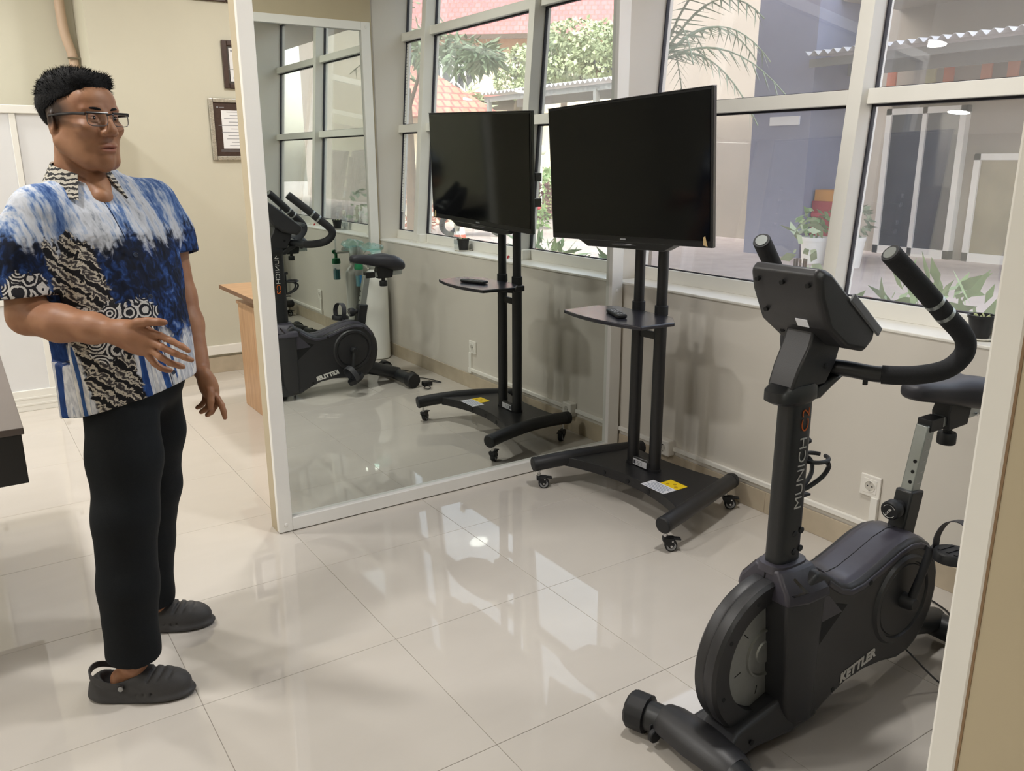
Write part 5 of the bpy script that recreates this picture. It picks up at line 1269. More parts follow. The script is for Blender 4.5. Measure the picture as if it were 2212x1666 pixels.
def striped():
    m = bpy.data.materials.new('parang_collar_cotton'); m.use_nodes = True; n = m.node_tree.nodes; l = m.node_tree.links; b = n['Principled BSDF']
    tc = n.new('ShaderNodeTexCoord'); w = n.new('ShaderNodeTexWave'); w.bands_direction = 'Z'; w.inputs['Scale'].default_value = 26; w.inputs['Distortion'].default_value = 6; w.inputs['Detail'].default_value = 3; w.inputs['Detail Scale'].default_value = 3
    l.new(tc.outputs['Object'], w.inputs['Vector']); r = n.new('ShaderNodeValToRGB'); e = r.color_ramp.elements
    e[0].position = 0.42; e[0].color = (*lin('#17161a'), 1); e[1].position = 0.50; e[1].color = (*lin('#b9b3a6'), 1)
    l.new(w.outputs['Fac'], r.inputs['Fac']); l.new(r.outputs[0], b.inputs['Base Color']); b.inputs['Roughness'].default_value = 0.8
    return m
S = SDF((-0.32, -0.33, 0.76), (0.30, 0.33, 1.50), 0.0048)
TR = np.stack([tf, tl, up])
def torso(z, f, l_, a, bb, hz, k=0.06): S.ell(tp(f, l_, z), (a, bb, hz), TR, k)
rows = [(0.80, 0.036, 0.140, 0.192), (0.92, 0.030, 0.143, 0.190), (1.02, 0.021, 0.147, 0.189), (1.12, 0.012, 0.144, 0.188), (1.22, 0.002, 0.136, 0.190), (1.30, -0.006, 0.124, 0.184), (1.355, -0.016, 0.106, 0.168), (1.395, -0.028, 0.084, 0.132), (1.425, -0.040, 0.066, 0.100), (1.450, -0.046, 0.050, 0.060)]
def torso_field():
    sl, (X, Y, Z) = S._blk(S.lo, S.lo+S.h*S.n)
    zs = np.array([r[0] for r in rows]); zc = np.clip(Z, zs[0], zs[-1])
    fo = np.interp(zc, zs, [r[1] for r in rows]); a = np.interp(zc, zs, [r[2] for r in rows]); bb = np.interp(zc, zs, [r[3] for r in rows])
    q1 = X*tf[0]+Y*tf[1]-fo; q2 = X*tl[0]+Y*tl[1]
    # folds that fan out towards the hem
    ang = np.arctan2(q2/bb, q1/a); amp = np.clip((1.25-Z)/0.4, 0, 1)
    r = np.sqrt((q1/a)**2+(q2/bb)**2)*(1-0.016*amp*np.sin(7*ang+3*Z)-0.010*amp*np.sin(13*ang-9*Z)-0.010*np.sin(22*Z+5*ang)*np.clip((Z-0.9)/0.2, 0, 1))
    d = (r-1)*np.minimum(a, bb)*0.95
    d = np.maximum(d, Z-1.452)
    S.D = np.minimum(S.D, d.astype(np.float32))
torso_field()
for q in (-1, 1): S.cap(tp(-0.032, q*0.06, 1.398), tp(-0.022, q*0.148, 1.362), 0.044, 0.056, 0.05)
# sleeves
S.chain([(-0.098, -0.142, 1.355), (-0.128, -0.178, 1.27), (-0.143, -0.198, 1.12)], [0.066, 0.071, 0.084], 0.04)
S.chain([(0.066, 0.150, 1.365), (0.095, 0.168, 1.28), (0.116, 0.174, 1.16)], [0.066, 0.066, 0.074], 0.04)
S.plane((-0.14, -0.195, 1.150), (0.10, -0.10, -1.0), (-0.40, -0.40, 0.98), (-0.055, -0.11, 1.30))
S.plane((0.115, 0.175, 1.215), (0.25, -0.10, -1.0), (0.075, 0.10, 1.02), (0.40, 0.40, 1.32))
S.cap((-0.138, -0.196, 1.185), (-0.144, -0.200, 1.08), 0.062, 0.066, 0, 'sub'); S.cap((0.110, 0.176, 1.245), (0.117, 0.178, 1.12), 0.054, 0.058, 0, 'sub')
# hem: higher at his front, side slit on the near side
S.plane(tp(0.165, 0.04, 0.884), -up+tf*0.15+tl*0.17)
S.cap((0.028, -0.022, 0.68), (0.028, -0.022, 0.80), 0.140, 0.115, 0, 'sub')
# neck opening
S.cap(np.array([-0.045, 0, 1.52]), np.array([-0.048, 0, 1.40]), 0.062, 0.058, 0.006, 'sub')
S.cap(tp(0.045, -0.012, 1.458), tp(0.105, -0.026, 1.364), 0.042, 0.003, 0.003, 'sub')
shirt = sdf_part('shirt', S, M_batik, man, 3)
# collar: a band standing round the neck that opens to points in front
def collar_ring():
    m = MB(); inner, outer = [], []
    N = 25; rings = []
    for i in range(N):
        a = math.radians(-148+296*i/(N-1)); bk_ = abs(a)/math.radians(148)
        d = -tf*math.cos(a)+tl*math.sin(a)
        c0 = np.array([-0.048, 0.0, 0]); rr0 = 0.063+0.004*bk_**2; rr1 = 0.090+0.028*bk_**2.5
        zt = 1.482-0.034*bk_**2; zb = 1.432-0.046*bk_**1.5
        p = c0+d*rr0; q = c0+d*rr1
        rings.append([(p[0], p[1], zt), (p[0]+d[0]*0.004, p[1]+d[1]*0.004, zt+0.002), (q[0]+d[0]*0.004, q[1]+d[1]*0.004, zb), (q[0], q[1], zb-0.001)])
    m.loft(rings); return m
part('collar', collar_ring(), striped(), shirt, local=True, angle=60)
M_btn = pmat('shirt_button', '#3d4659', 0.25)
for z, fdist in ((1.245, 0.1335), (1.135, 0.1515), (1.03, 0.1615), (0.925, 0.168)):
    c = tp(fdist, 0.046-(z-0.88)*0.15+0.010, z)
    part('button', MB().lathe((0, 0, 0), [(0.0001, 0.001), (0.004, 0.001), (0.0055, 0.0025), (0.0065, 0.002), (0.0065, -0.003), (0.0001, -0.003)], 16).xf(basis(c, tl, up)), M_btn, shirt, local=True)

# ---- trousers
M_tr = pmat('black_trouser_cloth', '#14171a', 0.78, var=0.12, vscale=200, bump=0.25, bscale=500, spec=0.2)
S = SDF((-0.26, -0.34, 0.03), (0.26, 0.34, 0.98), 0.0055)
S.ell((0.026, -0.004, 0.90), (0.108, 0.148, 0.12), TR, 0.03)
S.chain([(0.018, -0.075, 0.86), (0.028, -0.115, 0.70), (0.026, -0.150, 0.54), (0.017, -0.172, 0.34), (0.014, -0.184, 0.135)], [0.097, 0.093, 0.083, 0.076, 0.072], 0.03)
S.chain([(0.022, 0.075, 0.86), (0.008, 0.110, 0.70), (-0.018, 0.140, 0.52), (-0.055, 0.156, 0.32), (-0.078, 0.165, 0.10)], [0.097, 0.091, 0.075, 0.066, 0.062], 0.03)
S.field(lambda X, Y, Z: 0.0022*np.sin(46*Z+30*Y+26*X)*np.clip((0.40-Z)/0.3, 0, 1)+0.0015*np.sin(24*Z-30*X+8*Y)*np.clip((0.8-Z)/0.2, 0, 1)+0*X)
S.plane((0.0, -0.18, 0.128), (-0.12, 0.0, -1.0), (-0.3, -0.4, 0.0), (0.3, -0.055, 0.25))
S.plane((0.0, 0.17, 0.095), (0.0, 0.0, -1.0), (-0.3, -0.05, 0.0), (0.3, 0.4, 0.25))
S.cap((0.014, -0.186, 0.02), (0.014, -0.185, 0.155), 0.060, 0.060, 0, 'sub'); S.cap((-0.078, 0.165, 0.02), (-0.078, 0.165, 0.13), 0.051, 0.051, 0, 'sub')
sdf_part('trousers', S, M_tr, man, 3)

# ---- clogs
M_clog = pmat('grey_clog_foam', '#3d3c3d', 0.62, var=0.05, vscale=40, bump=0.15, bscale=400)
def clog(heel, toe, label):
    h_, t_ = np.array(heel), np.array(toe); L = np.linalg.norm(t_-h_); d = (t_-h_)/L; w = np.array([-d[1], d[0], 0])
    CR = np.stack([d, w, up])
    def P(u, v, z): return h_+d*u*L+w*v+up*z
    lo = np.minimum(h_, t_)-0.08; hi = np.maximum(h_, t_)+0.08; lo[2] = 0.0-0.006; hi[2] = 0.15
    global S
    S = SDF(lo, hi, 0.0036)
    S.ell(P(0.70, 0.0, 0.034), (0.088, 0.052, 0.046), CR, 0.02); S.ell(P(0.45, 0.0, 0.042), (0.085, 0.044, 0.048), CR, 0.02); S.ell(P(0.14, 0, 0.034), (0.056, 0.040, 0.048), CR, 0.02)
    S.ell(P(0.70, 0, 0.012), (0.098, 0.058, 0.018), CR, 0.01); S.ell(P(0.20, 0, 0.012), (0.075, 0.046, 0.018), CR, 0.02); S.ell(P(0.45, 0, 0.012), (0.08, 0.046, 0.018), CR, 0.02)
    S.cap(P(0.24, 0, 0.115), P(0.20, 0, 0.060), 0.034, 0.030, 0.008, 'sub'); S.ell(P(0.30, 0, 0.080), (0.060, 0.034, 0.042), CR, 0.008, 'sub')
    def zs(u, v): return 0.034+0.046*math.sqrt(max(0.02, 1-((u-0.70)*L/0.090)**2-(v/0.054)**2))
    for u0 in (0.66, 0.76, 0.86):      # grooves bowed across the toe
        pv_ = None
        for j in range(13):
            v = (j-6)*0.0066*(1.0 if u0 < 0.8 else 0.85); u = u0-28.0*v*v
            q_ = P(u, v, zs(u, v)+0.001)
            if pv_ is not None: S.cap(pv_, q_, 0.0042, 0.0042, 0.003, 'sub')
            pv_ = q_
    S.cap(P(0.60, -0.008, 0.092), P(0.63, 0.012, 0.090), 0.007, 0.007, 0.003, 'sub')
    for u in (0.50, 0.58, 0.66): S.ell(P(u, -0.056, 0.030), (0.004, 0.012, 0.0055), CR, 0.002, 'sub'); S.ell(P(u, 0.056, 0.030), (0.004, 0.012, 0.0055), CR, 0.002, 'sub')
    S.plane((0, 0, 0.0), (0, 0, -1.0))
    o = sdf_part('clog', S, M_clog, man, 1)
    st_ = [P(0.36, -0.046, 0.052), P(0.20, -0.048, 0.064), P(0.05, -0.040, 0.078), P(-0.02, -0.024, 0.086), P(-0.040, 0.0, 0.088), P(-0.02, 0.024, 0.086), P(0.05, 0.040, 0.078), P(0.20, 0.048, 0.064), P(0.36, 0.046, 0.052)]
    sp2 = spline(st_, 4); rg_ = []
    cen = P(0.18, 0, 0.06)
    for p in sp2:
        o2 = np.array(p)-cen; o2[2] = 0; o2 = o2/np.linalg.norm(o2); p = np.array(p)
        rg_.append([p+up*0.009-o2*0.002, p+up*0.009+o2*0.002, p-up*0.009+o2*0.002, p-up*0.009-o2*0.002])
    part('heel_strap', MB().loft(rg_), M_clog, o, local=True)
    for v in (-0.049, 0.049): part('strap_rivet', MB().lathe((0, 0, 0), [(0.0045, 0.003), (0.007, 0.003), (0.0075, 0.0), (0.0045, 0.0)], 14).xf(basis(P(0.34, v*1.02, 0.052), d, up)), pmat('rivet_grey', '#9a9a9a', 0.4), o, local=True)
    return o
clog((-0.100, -0.192, 0.0), (0.150, -0.172, 0.0), '')
clog((-0.170, 0.170, 0.0), (0.078, 0.200, 0.0), '')
# ================================================================== outside the windows
GZ = -0.15
M_pave = pmat('paving', '#b9aca6', 0.8, var=0.10, vscale=3, bump=0.2, bscale=30)
M_bwall = pmat('facade_grey', '#a79f94', 0.8, var=0.04, vscale=1.5)
M_cream2 = pmat('facade_cream', '#e8dcc0', 0.8, var=0.04)
M_pink = pmat('facade_pale_pink', '#b8aaa4', 0.8, var=0.03)
M_bluegrey = pmat('blue_grey_render', '#8f92a8', 0.75, var=0.03)
M_dglass = pmat('dark_window_glass', '#2f3440', 0.08, var=0.1)
M_timber = pmat('dark_timber', '#4e4038', 0.7, var=0.15)
M_trunk = pmat('bark', '#6a5a4a', 0.9, var=0.25, vscale=12, bump=0.5, bscale=30)
def tiled(name, c0, c1, sc):
    m = bpy.data.materials.new(name); m.use_nodes = True; n = m.node_tree.nodes; l = m.node_tree.links; b = n['Principled BSDF']
    tc = n.new('ShaderNodeTexCoord'); mp = n.new('ShaderNodeMapping'); mp.inputs['Rotation'].default_value = (0, 0, 0)
    br = n.new('ShaderNodeTexBrick'); br.inputs['Scale'].default_value = sc; br.inputs['Color1'].default_value = (*lin(c0), 1); br.inputs['Color2'].default_value = (*lin(c1), 1)
    br.inputs['Mortar'].default_value = (*lin('#96605c'), 1); br.inputs['Mortar Size'].default_value = 0.03; br.inputs['Row Height'].default_value = 0.3; br.inputs['Brick Width'].default_value = 0.25
    l.new(tc.outputs['UV'], br.inputs['Vector']); l.new(br.outputs['Color'], b.inputs['Base Color']); b.inputs['Roughness'].default_value = 0.8
    bp = n.new('ShaderNodeBump'); bp.inputs['Strength'].default_value = 0.6; bp.inputs['Distance'].default_value = 0.05; l.new(br.outputs['Fac'], bp.inputs['Height']); bp.invert = True; l.new(bp.outputs['Normal'], b.inputs['Normal'])
    return m
M_redtile = tiled('red_roof_tiles', '#b96e70', '#ad6264', 1.0)
M_terra = tiled('terracotta_tiles', '#c08a76', '#b07c6a', 1.0)
def uv_slopes(o):
    """lay the tile courses along the slope of every roof face"""
    me = o.data; uv = me.uv_layers.new(name='UVMap')
    for p in me.polygons:
        nrm = Vector(p.normal); h = Vector((0, 0, 1)).cross(nrm)
        h = h.normalized() if h.length > 1e-4 else Vector((1, 0, 0)); s = nrm.cross(h)
        for li in p.loop_indices:
            c = Vector(me.vertices[me.loops[li].vertex_index].co); uv.data[li].uv = (c.dot(h), c.dot(s))

struct('ground', MB().box(3.0, 80, -70, 60, GZ-0.3, GZ), M_pave, label='pale paved yard outside the windows')
# planted strips: grass is uncountable
def grass(name, label, x0, x1, y0, y1, z, n, h, col, rot=None):
    base = struct(name, MB().box(x0, x1, y0, y1, z-0.2, z), col, label=label); m = MB(); r = random.Random(int(x0*10))
    for _ in range(n):
        x, y = r.uniform(x0, x1), r.uniform(y0, y1); a = r.uniform(0, math.pi); hh = h*r.uniform(0.5, 1.2); w = h*0.10
        dx, dy = math.cos(a)*w, math.sin(a)*w; lx, ly = r.uniform(-.4, .4)*hh, r.uniform(-.4, .4)*hh
        m.add([(x-dx, y-dy, z), (x+dx, y+dy, z), (x+lx, y+ly, z+hh)], [(0, 1, 2)])
    g = part('grass', m, col, base, smooth=False, kind='stuff'); return g
M_grass = pmat('lawn_grass', '#b3b586', 0.9, var=0.25, vscale=5)
grass('lawn', 'sunlit yellow green lawn of the garden beyond the yard', 13.6, 20.5, -19.8, -13.2, GZ+0.05, 2600, 0.28, M_grass)

# unseen block added above this room to shade the yard before the bay
struct('yard_shade_block', MB().box(X0-0.2, 3.2, 0.6, 34.0, ZC+0.26, 13.5), M_bwall, label='unseen block added above this building to shade the yard')

# unseen roof slab added and sized to keep the yard before the bay dark
struct('passage_shade_slab', MB().box(3.2, 11.0, 7.0, 34.0, 5.3, 5.6), M_bwall, label='unseen roof slab added to darken the passage between the two buildings')

# ---- foliage helper: real leaf blades scattered over blobs
def leaves(blobs, n, size, ratio, seed, droop=0.3):
    r = random.Random(seed); m = MB()
    for _ in range(n):
        c, rad = r.choice(blobs)
        while True:
            v = Vector((r.uniform(-1, 1), r.uniform(-1, 1), r.uniform(-1, 1)))
            if 0.1 < v.length < 1: break
        v = v.normalized()*(v.length**0.4)
        p = Vector((c[0]+v.x*rad[0], c[1]+v.y*rad[1], c[2]+v.z*rad[2]))
        d = (Vector((v.x, v.y, v.z*0.5))+Vector((r.uniform(-.8, .8), r.uniform(-.8, .8), r.uniform(-.8, .5)-droop))).normalized()
        s = d.cross(Vector((r.uniform(-1, 1), r.uniform(-1, 1), r.uniform(-1, 1)))).normalized()
        L = size*r.uniform(0.6, 1.2); W = L*ratio
        m.add([p, p+d*L*0.45+s*W, p+d*L, p+d*L*0.45-s*W], [(0, 1, 2, 3)])
    return m
M_leafA = pmat('mango_leaf', '#77866a', 0.5, var=0.35, vscale=6); M_leafB = pmat('light_leaf', '#a3ad8a', 0.6, var=0.3, vscale=3); M_leafC = pmat('shrub_leaf', '#87a06c', 0.55, var=0.3, vscale=8)
M_leafP = pmat('purple_leaf', '#7a4f52', 0.6, var=0.3, vscale=8); M_pale = pmat('palm_leaf', '#8c9a80', 0.5, var=0.2, vscale=4)
def tree(name, label, base, trunk, blobs, n, size, ratio, mat, seed, group=None, tr=0.14):
    t = thing(name, label, 'tree', base, group=group)
    part('trunk', MB().tube([base]+trunk, [tr*(1-0.6*i/len(trunk)) for i in range(len(trunk)+1)], 10), M_trunk, t)
    for (c, rad) in blobs[::2]:
        a = Vector(trunk[-1]); part('branch', MB().tube([a-Vector((0, 0, 0.4)), (a+Vector(c))/2, c], [tr*0.35, tr*0.25, 0.02], 6), M_trunk, t)
    part('foliage', leaves(blobs, n, size, ratio, seed), mat, t, smooth=False, kind='stuff')
    return t
tree('mango_tree', 'mango tree with long drooping leaves seen in the mirror', (8.6, -10.6, GZ), [(8.5, -10.4, 1.6), (8.3, -10.0, 2.9)], [((8.0, -8.3, 3.45), (0.45, 0.45, 0.30)), ((8.1, -7.4, 3.30), (0.40, 0.45, 0.26)), ((8.0, -9.6, 4.0), (0.8, 0.8, 0.55)), ((8.1, -6.7, 3.22), (0.25, 0.25, 0.16)), ((8.2, -10.6, 3.6), (0.8, 0.8, 0.6))], 900, 0.30, 0.12, M_leafA, 1)
tree('shade_tree', 'spreading light green tree above the corrugated canopy', (15.4, -12.2, GZ), [(15.3, -12.3, 2.2), (15.2, -12.5, 3.6)], [((15.0, -14.2, 4.35), (0.9, 0.9, 0.42)), ((15.2, -13.2, 4.75), (1.0, 1.0, 0.42)), ((15.4, -12.0, 4.50), (1.1, 0.9, 0.5)), ((14.9, -13.5, 3.95), (0.8, 0.8, 0.35)), ((15.2, -12.2, 4.0), (0.9, 0.9, 0.4)), ((15.4, -14.9, 4.1), (0.6, 0.5, 0.3))], 6500, 0.15, 0.32, M_leafB, 2)
tree('garden_tree', 'small light green tree beside the white balcony', (15.6, -17.0, GZ), [(15.6, -17.0, 2.0), (15.6, -16.9, 3.2)], [((15.5, -16.6, 4.45), (0.5, 0.5, 0.40)), ((15.6, -17.2, 3.9), (0.5, 0.5, 0.35)), ((15.6, -16.4, 3.6), (0.4, 0.4, 0.3))], 1500, 0.15, 0.32, M_leafB, 3)
# palm near the bay
pt = thing('palm_tree', 'palm with long pale fronds just outside the first pane', 'tree', (7.4, 8.1, GZ))
part('trunk', MB().tube([(7.4, 8.1, GZ), (7.35, 8.0, 1.4), (7.4, 7.9, 2.6)], [0.12, 0.10, 0.08], 10), M_trunk, pt)
r = random.Random(5)
for k in range(17):
    a = k*2*math.pi/17+r.uniform(-.1, .1); el = r.uniform(-0.5, 1.0); L = r.uniform(1.1, 1.9)
    c = Vector((7.4, 7.9, 2.6)); d = Vector((math.cos(a), math.sin(a), 0))
    pts = arc(c, c+d*L*0.5+Vector((0, 0, 0.5+el*0.6)), c+d*L+Vector((0, 0, el-0.5)), 12)
    m = MB()
    for i in range(1, 12):
        t = (pts[i+1]-pts[i-1]).normalized() if i < 12 else d; s = t.cross(Vector((0, 0, 1))).normalized()
        for q in (-1, 1):
            w = 0.42*(1-i/16); e = pts[i]+s*q*w*0.8+t*w*0.6-Vector((0, 0, 0.16)); m.add([pts[i]-t*0.014, pts[i]+t*0.014, e], [(0, 1, 2)])
    m.tube(pts, [0.014]*6+[0.008]*7, 5)
    part('frond', m, M_pale, pt, smooth=False)
# shrubs under the windows and in the garden
def shrub(label, x, y, z, rad, n, size, ratio, mat, seed, cat='plant', name='leafy_shrub', grp=None):
    t = thing(name, label, cat, (x, y, GZ), group=grp)
    part('foliage', leaves([((x, y, z), rad)], n, size, ratio, seed, 0.0), mat, t, smooth=False, kind='stuff')
    m = MB()
    for k in range(5): m.tube([(x, y, GZ), (x+rad[0]*0.5*math.cos(k*1.26), y+rad[1]*0.5*math.sin(k*1.26), z)], [0.012, 0.006], 5)
    part('stems', m, M_trunk, t)
    return t
shrub('feathery green shrub right outside the pane beside the bike', 3.85, 2.15, 0.55, (0.32, 0.40, 0.36), 420, 0.16, 0.16, M_leafC, 11)
shrub('low pale green shrub under the first pane behind the television', 4.3, 3.3, 0.38, (0.35, 0.5, 0.35), 380, 0.16, 0.18, M_leafC, 12)
shrub('green fern outside the pane reflected beside the mirror frame', 4.4, 0.2, 0.35, (0.4, 0.45, 0.42), 460, 0.20, 0.14, M_leafC, 13)
shrub('slender sprig of pale leaves standing behind the handlebar', 3.66, 2.80, 0.98, (0.06, 0.06, 0.22), 26, 0.10, 0.22, M_leafB, 14)
for k, (x, y) in enumerate(((17.0, -17.2), (19.4, -19.4), (19.6, -16.6))):
    shrub(('round green hedge bush behind the globe lamp', 'round green hedge bush at the back of the lawn', 'green hedge bush at the lawn corner under the tree')[k], x, y, 0.50, (0.95, 0.95, 0.7), 900, 0.16, 0.3, M_leafC, 20+k, name='hedge_bush')
shrub('dark purple leafy bush on the lawn edge below the lamp', 13.9, -13.2, 0.35, (0.45, 0.45, 0.5), 300, 0.25, 0.15, M_leafP, 30)
shrub('reddish bush at the edge of the yard in the narrow pane', 9.2, -11.6, 0.35, (0.7, 0.7, 0.5), 420, 0.20, 0.2, pmat('red_leaf', '#b06a58', 0.6, var=0.3), 31)
fl = shrub('low flower bush with red blossoms at the yard edge', 11.8, -10.6, 0.10, (0.4, 0.4, 0.3), 220, 0.18, 0.25, M_leafC, 32)
r = random.Random(9)
for k in range(14): part('blossom', MB().ell((11.8+r.uniform(-.4, .4), -10.6+r.uniform(-.4, .4), 0.12+r.uniform(0, .4)), (0.05, 0.05, 0.04), 8, 6), pmat('red_petal', '#c8434f', 0.6), fl)
# globe lamp post
lp = thing('garden_lamp', 'white globe lamp on a thin pole in the garden', 'lamp post', (16.0, -16.05, GZ))
part('pole', MB().tube([(16, -16.05, GZ), (16, -16.05, 1.62)], 0.035, 10), M_white, lp)
part('globe', MB().ell((16, -16.05, 1.76), (0.16, 0.16, 0.16), 20, 14), pmat('opal_globe', '#e4e4e0', 0.2, var=0.02), lp)
part('globe_seat', MB().cyl((16, -16.05, 1.58), (16, -16.05, 1.63), 0.07), M_white, lp)

# corrugated canopy on posts along the yard
M_corr = pmat('corrugated_sheet', '#d8d8da', 0.5, var=0.04)
cn = thing('corrugated_canopy', 'corrugated sheet canopy on steel posts across the yard', 'canopy', (12.6, -1.0, GZ))
m = MB(); N = 1000; yA, yB_ = -12.4, 9.05; P0, P1 = [], []
for i in range(N+1):
    y = yA+(yB_-yA)*i/N; zz = 3.05+0.034*math.sin(2*math.pi*y/0.17)
    P0 += [(11.5, y, zz), (11.5, y, zz+0.006)]; P1 += [(13.85, y, zz+0.12), (13.85, y, zz+0.126)]
vs = P0+P1; o_ = len(P0); fs = []
for i in range(N):
    a = 2*i
    fs += [(a, a+2, o_+a+2, o_+a), (a+1, o_+a+1, o_+a+3, a+3), (a, a+1, a+3, a+2)]
m.add(vs, fs); part('sheet', m, M_corr, cn, smooth=True, angle=60)
part('edge_beam', MB().box(11.62, 11.68, yA, yB_, 2.86, 2.98), pmat('grey_steel', '#8d8d8c', 0.6), cn, smooth=False)
part('gutter_board', MB().box(12.6, 12.66, yA, yB_, 2.78, 3.02), pmat('grey_steel', '#8d8d8c', 0.6), cn, smooth=False)
for y in (-12.2, -8.0, -4.0, 0.0, 4.0): part('post', MB().box(11.60, 11.70, y-0.05, y+0.05, GZ, 2.90), pmat('grey_steel', '#8d8d8c', 0.6), cn, smooth=False)

# building across the yard
ob = thing('yard_building', 'shaded grey building with glazed doors across the yard', 'building', (14.2, 12, GZ))
part('wall', MB().box(13.9, 16.5, 2.6, 30.0, GZ, 7.5), M_bwall, ob, smooth=False)
part('pillar', MB().box(11.9, 13.0, 9.15, 10.35, GZ, 7.5), M_bluegrey, ob, smooth=False)
part('wing', MB().box(14.6, 22.0, 15.5, 34.0, GZ, 7.5), M_pink, ob, smooth=False)
part('overhang', MB().box(12.4, 13.9, 2.6, 9.1, 3.9, 4.2), M_bwall, ob, smooth=False)
def bdoor(y0, y1, z1, glass):
    d = part('door', MB().box(13.80, 13.88, y0+0.10, y1-0.10, GZ+0.12, z1-0.1), glass, ob, smooth=False)
    for (a, b, c, e) in ((y0, y0+0.1, GZ, z1), (y1-0.1, y1, GZ, z1), (y0, y1, z1-0.1, z1), (y0, y1, GZ, GZ+0.14), ((y0+y1)/2-0.04, (y0+y1)/2+0.04, GZ, z1)):
        part('door_frame', MB().box(13.76, 13.90, a, b, c, e), M_white, d, smooth=False)
bdoor(7.62, 9.02, 2.30, M_dglass)
M_warm = pmat('lit_room_glass', '#8f8467', 0.2, var=0.2, vscale=2)  # brownish colour stands in for the yellow light of the room behind
bdoor(5.75, 7.40, 1.55, M_warm)
bdoor(3.6, 5.4, 1.9, M_dglass)
for (y, c) in ((8.9, '#c8622f'), (8.2, '#b9b48a'), (7.9, '#c8622f'), (7.3, '#d0896a'), (6.9, '#d0896a')):
    part('pennant', MB().box(13.72, 13.76, y, y+0.16, 2.45, 2.95), pmat('pennant_'+c[1:], c, 0.7), ob, smooth=False)
part('band', MB().box(13.80, 13.90, 2.7, 9.05, 2.36, 2.44), M_white, ob, smooth=False)
part('notice', MB().box(11.87, 11.90, 9.35, 9.95, 2.02, 2.16), M_paper, ob, smooth=False)
# pots and a red cabinet by the pillar
rb = thing('red_box', 'red plastic stall box with a yellow top beside the pillar', 'box', (12.35, 8.88, GZ))
part('front', MB().box(12.1, 12.6, 8.55, 9.13, GZ, 0.80), pmat('red_panel', '#a3222c', 0.5), rb, smooth=False, bevel=0.01)
part('top', MB().box(12.12, 12.58, 8.58, 9.1, 0.80, 0.98), pmat('yellow_panel', '#c98a2e', 0.5), rb, smooth=False)
for k in range(3): part('rail', MB().box(12.085, 12.10, 8.57, 9.12, 0.05+k*0.25, 0.10+k*0.25), pmat('red_panel_light', '#c2424a', 0.5), rb, smooth=False)
for k, (y, lb_) in enumerate(((8.60, 'white flower pot in front of the red box, beside the pillar'), (7.95, 'taller white flower pot in front of the red box with dark leaves'))):
    t = thing('flower_pot', lb_, 'pot', (11.55, y, GZ)); hh = 0.42+0.05*k
    part('pot', MB().lathe((11.55, y, GZ), [(0.001, 0), (0.17, 0), (0.215, hh-0.06), (0.225, hh-0.06), (0.225, hh), (0.21, hh), (0.2, hh-0.04), (0.001, hh-0.05)], 24), M_white, t)
    part('soil', MB().lathe((11.55, y, GZ), [(0.001, hh-0.03), (0.2, hh-0.04), (0.001, hh-0.05)], 16), M_soil, t)
    part('foliage', leaves([((11.55, y, GZ+hh+0.25), (0.22, 0.22, 0.22))], 70, 0.17, 0.25, 40+k), M_leafA if k else M_leafC, t, smooth=False, kind='stuff')

# house with the red roof, seen in the mirror
HU, HV = Vector((0.78, 0.625, 0)), Vector((-0.625, 0.78, 0)); HO = Vector((19.3, -22.2, 0))
def hq(u, v, z): return tuple(HO+HU*u+HV*v+Vector((0, 0, z)))
def hbox(u0, u1, v0, v1, z0, z1): return MB().hexa([hq(u0, v0, z0), hq(u1, v0, z0), hq(u1, v1, z0), hq(u0, v1, z0), hq(u0, v0, z1), hq(u1, v0, z1), hq(u1, v1, z1), hq(u0, v1, z1)])
hs_ = thing('tiled_house', 'two-storey cream house with a red tiled roof and a white balcony', 'house', tuple(HO))
part('wall', hbox(-7, 9, -8, -1.3, GZ, 6.3), M_cream2, hs_, smooth=False)
rf = MB(); a, b, c, d = hq(-8.2, -0.1, 6.15), hq(10.2, -0.1, 6.15), hq(10.2, -9.2, 6.15), hq(-8.2, -9.2, 6.15); e, f = hq(-3.6, -4.6, 10.4), hq(5.6, -4.6, 10.4)
rf.add([a, b, c, d, e, f], [(0, 1, 5, 4), (1, 2, 5), (2, 3, 4, 5), (3, 0, 4), (3, 2, 1, 0)])
ro = part('roof', rf, M_redtile, hs_, smooth=False); uv_slopes(ro)
part('eave_board', hbox(-8.2, 10.2, -0.14, -0.05, 5.98, 6.16), M_timber, hs_, smooth=False)
for u in (-6.2, -3.6, -0.4, 2.4, 5.2):
    w = part('window', hbox(u, u+1.7, -1.34, -1.25, 4.1, 5.7), M_dglass, hs_, smooth=False)
    for q in (0, 0.8, 1.6): part('window_frame', hbox(u+q, u+q+0.1, -1.38, -1.2, 4.05, 5.75), M_white, w, smooth=False)
for u in (-4.4, 1.6): part('timber_post', hbox(u, u+0.25, -1.5, -1.2, 3.0, 6.2), M_timber, hs_, smooth=False)
part('balcony_slab', hbox(-3.0, 0.9, -1.3, 1.2, 3.75, 3.95), M_terra, hs_, smooth=False)
part('lower_wall', hbox(-2.4, 0.6, -1.3, 0.6, GZ, 3.75), M_timber, hs_, smooth=False)
part('doorway', hbox(-1.2, -0.4, 0.58, 0.64, 1.2, 3.3), M_cream2, hs_, smooth=False)
rl = part('balcony_rail', hbox(-2.9, 0.8, 1.08, 1.14, 4.85, 4.95), M_white, hs_, smooth=False)
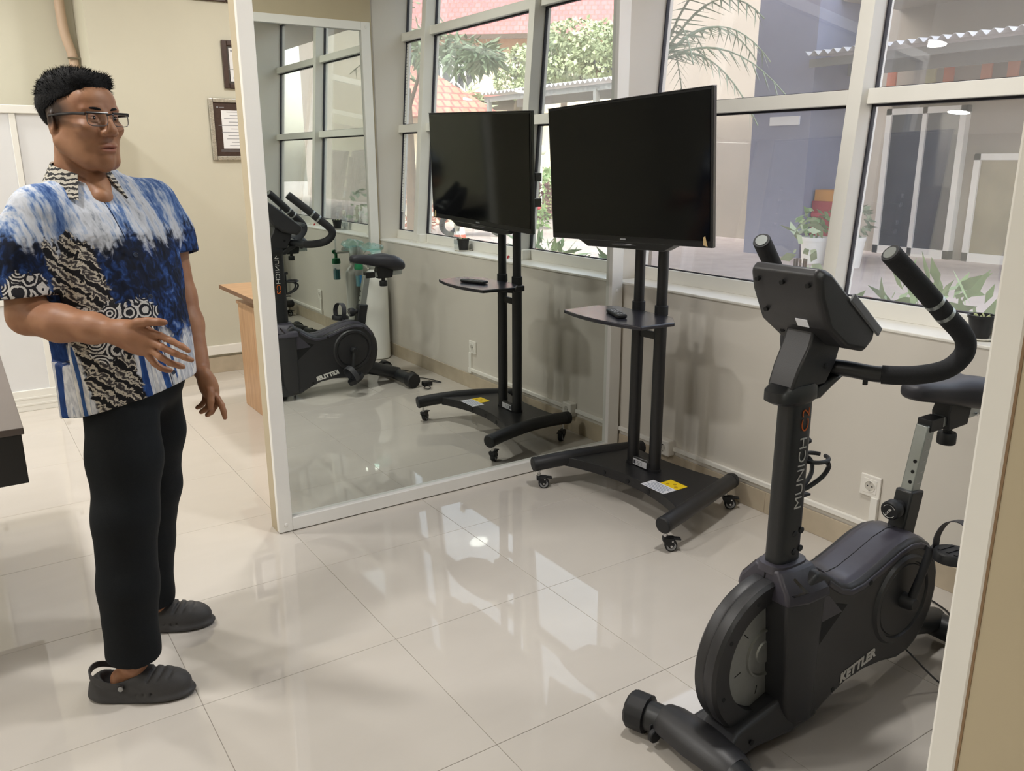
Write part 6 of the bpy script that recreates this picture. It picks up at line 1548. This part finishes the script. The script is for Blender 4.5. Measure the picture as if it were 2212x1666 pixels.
for k in range(5):
    u = -2.9+k*0.9
    part('baluster', hbox(u, u+0.09, 1.07, 1.15, 3.95, 4.9 if k else 5.3), M_white, rl, smooth=False)
    if k < 4:
        part('brace', MB().tube([hq(u+0.09, 1.11, 4.0), hq(u+0.9, 1.11, 4.85)], 0.035, 6), M_white, rl)
        part('brace', MB().tube([hq(u+0.09, 1.11, 4.85), hq(u+0.9, 1.11, 4.0)], 0.035, 6), M_white, rl)
part('balcony_kerb', hbox(-2.9, 0.8, 1.06, 1.16, 3.95, 4.02), M_white, rl, smooth=False)
# small pavilion with terracotta roof
pv = thing('tiled_pavilion', 'low pavilion with a terracotta hipped roof beside the mango tree', 'pavilion', (11.2, -15.2, GZ))
part('wall', MB().box(9.9, 12.3, -17.2, -13.3, GZ, 2.6), M_cream2, pv, smooth=False)
rf = MB(); rf.add([(9.3, -17.8, 2.5), (12.5, -17.8, 2.5), (12.5, -12.6, 2.5), (9.3, -12.6, 2.5), (10.9, -15.8, 3.9), (10.9, -14.4, 3.9)], [(0, 1, 4), (1, 2, 5, 4), (2, 3, 5), (3, 0, 4, 5), (3, 2, 1, 0)])
ro = part('roof', rf, M_terra, pv, smooth=False); uv_slopes(ro)
shrub('tall bright green grass clump beside the pavilion roof', 13.6, -16.5, 2.6, (0.40, 0.40, 1.0), 320, 0.6, 0.05, M_leafB, 50, name='bamboo_clump')
# traffic cone in the yard
cc = thing('traffic_cone', 'orange and white traffic cone on the yard paving', 'cone', (8.3, -8.0, GZ))
part('base', MB().box(8.12, 8.48, -8.18, -7.82, GZ, GZ+0.04), pmat('cone_orange', '#d2604a', 0.6), cc, smooth=False)
part('cone_body', MB().lathe((8.3, -8.0, GZ+0.04), [(0.14, 0), (0.03, 0.66), (0.001, 0.66)], 20), pmat('cone_orange', '#d2604a', 0.6), cc)
part('white_band', MB().lathe((8.3, -8.0, GZ+0.04), [(0.112, 0.18), (0.088, 0.32), (0.001, 0.32)], 20), M_white, cc)
# parked pale motor scooter
sc_ = thing('motor_scooter', 'pale motor scooter parked in the yard', 'scooter', (9.6, -9.6, GZ))
for dx in (-0.6, 0.6):
    w = part('wheel', MB().lathe((9.6+dx*0.7, -9.6+dx*0.6, GZ+0.25), [(0.15, -0.05), (0.24, -0.05), (0.25, 0), (0.24, 0.05), (0.15, 0.05)], 20, 'Y', closed=True), M_black, sc_)
part('body', MB().ell((9.5, -9.7, GZ+0.62), (0.55, 0.42, 0.26), 18, 10), pmat('scooter_paint', '#d9d3d4', 0.3), sc_)
part('front_shield', MB().ell((9.98, -9.28, GZ+0.70), (0.12, 0.22, 0.38), 14, 10), pmat('scooter_paint', '#d9d3d4', 0.3), sc_)
part('seat', MB().ell((9.35, -9.85, GZ+0.84), (0.38, 0.28, 0.08), 14, 8), M_black, sc_)
part('handlebar', MB().tube([(9.75, -9.05, GZ+1.05), (10.0, -9.27, GZ+1.08), (10.25, -9.5, GZ+1.05)], 0.02, 8), M_black, sc_)
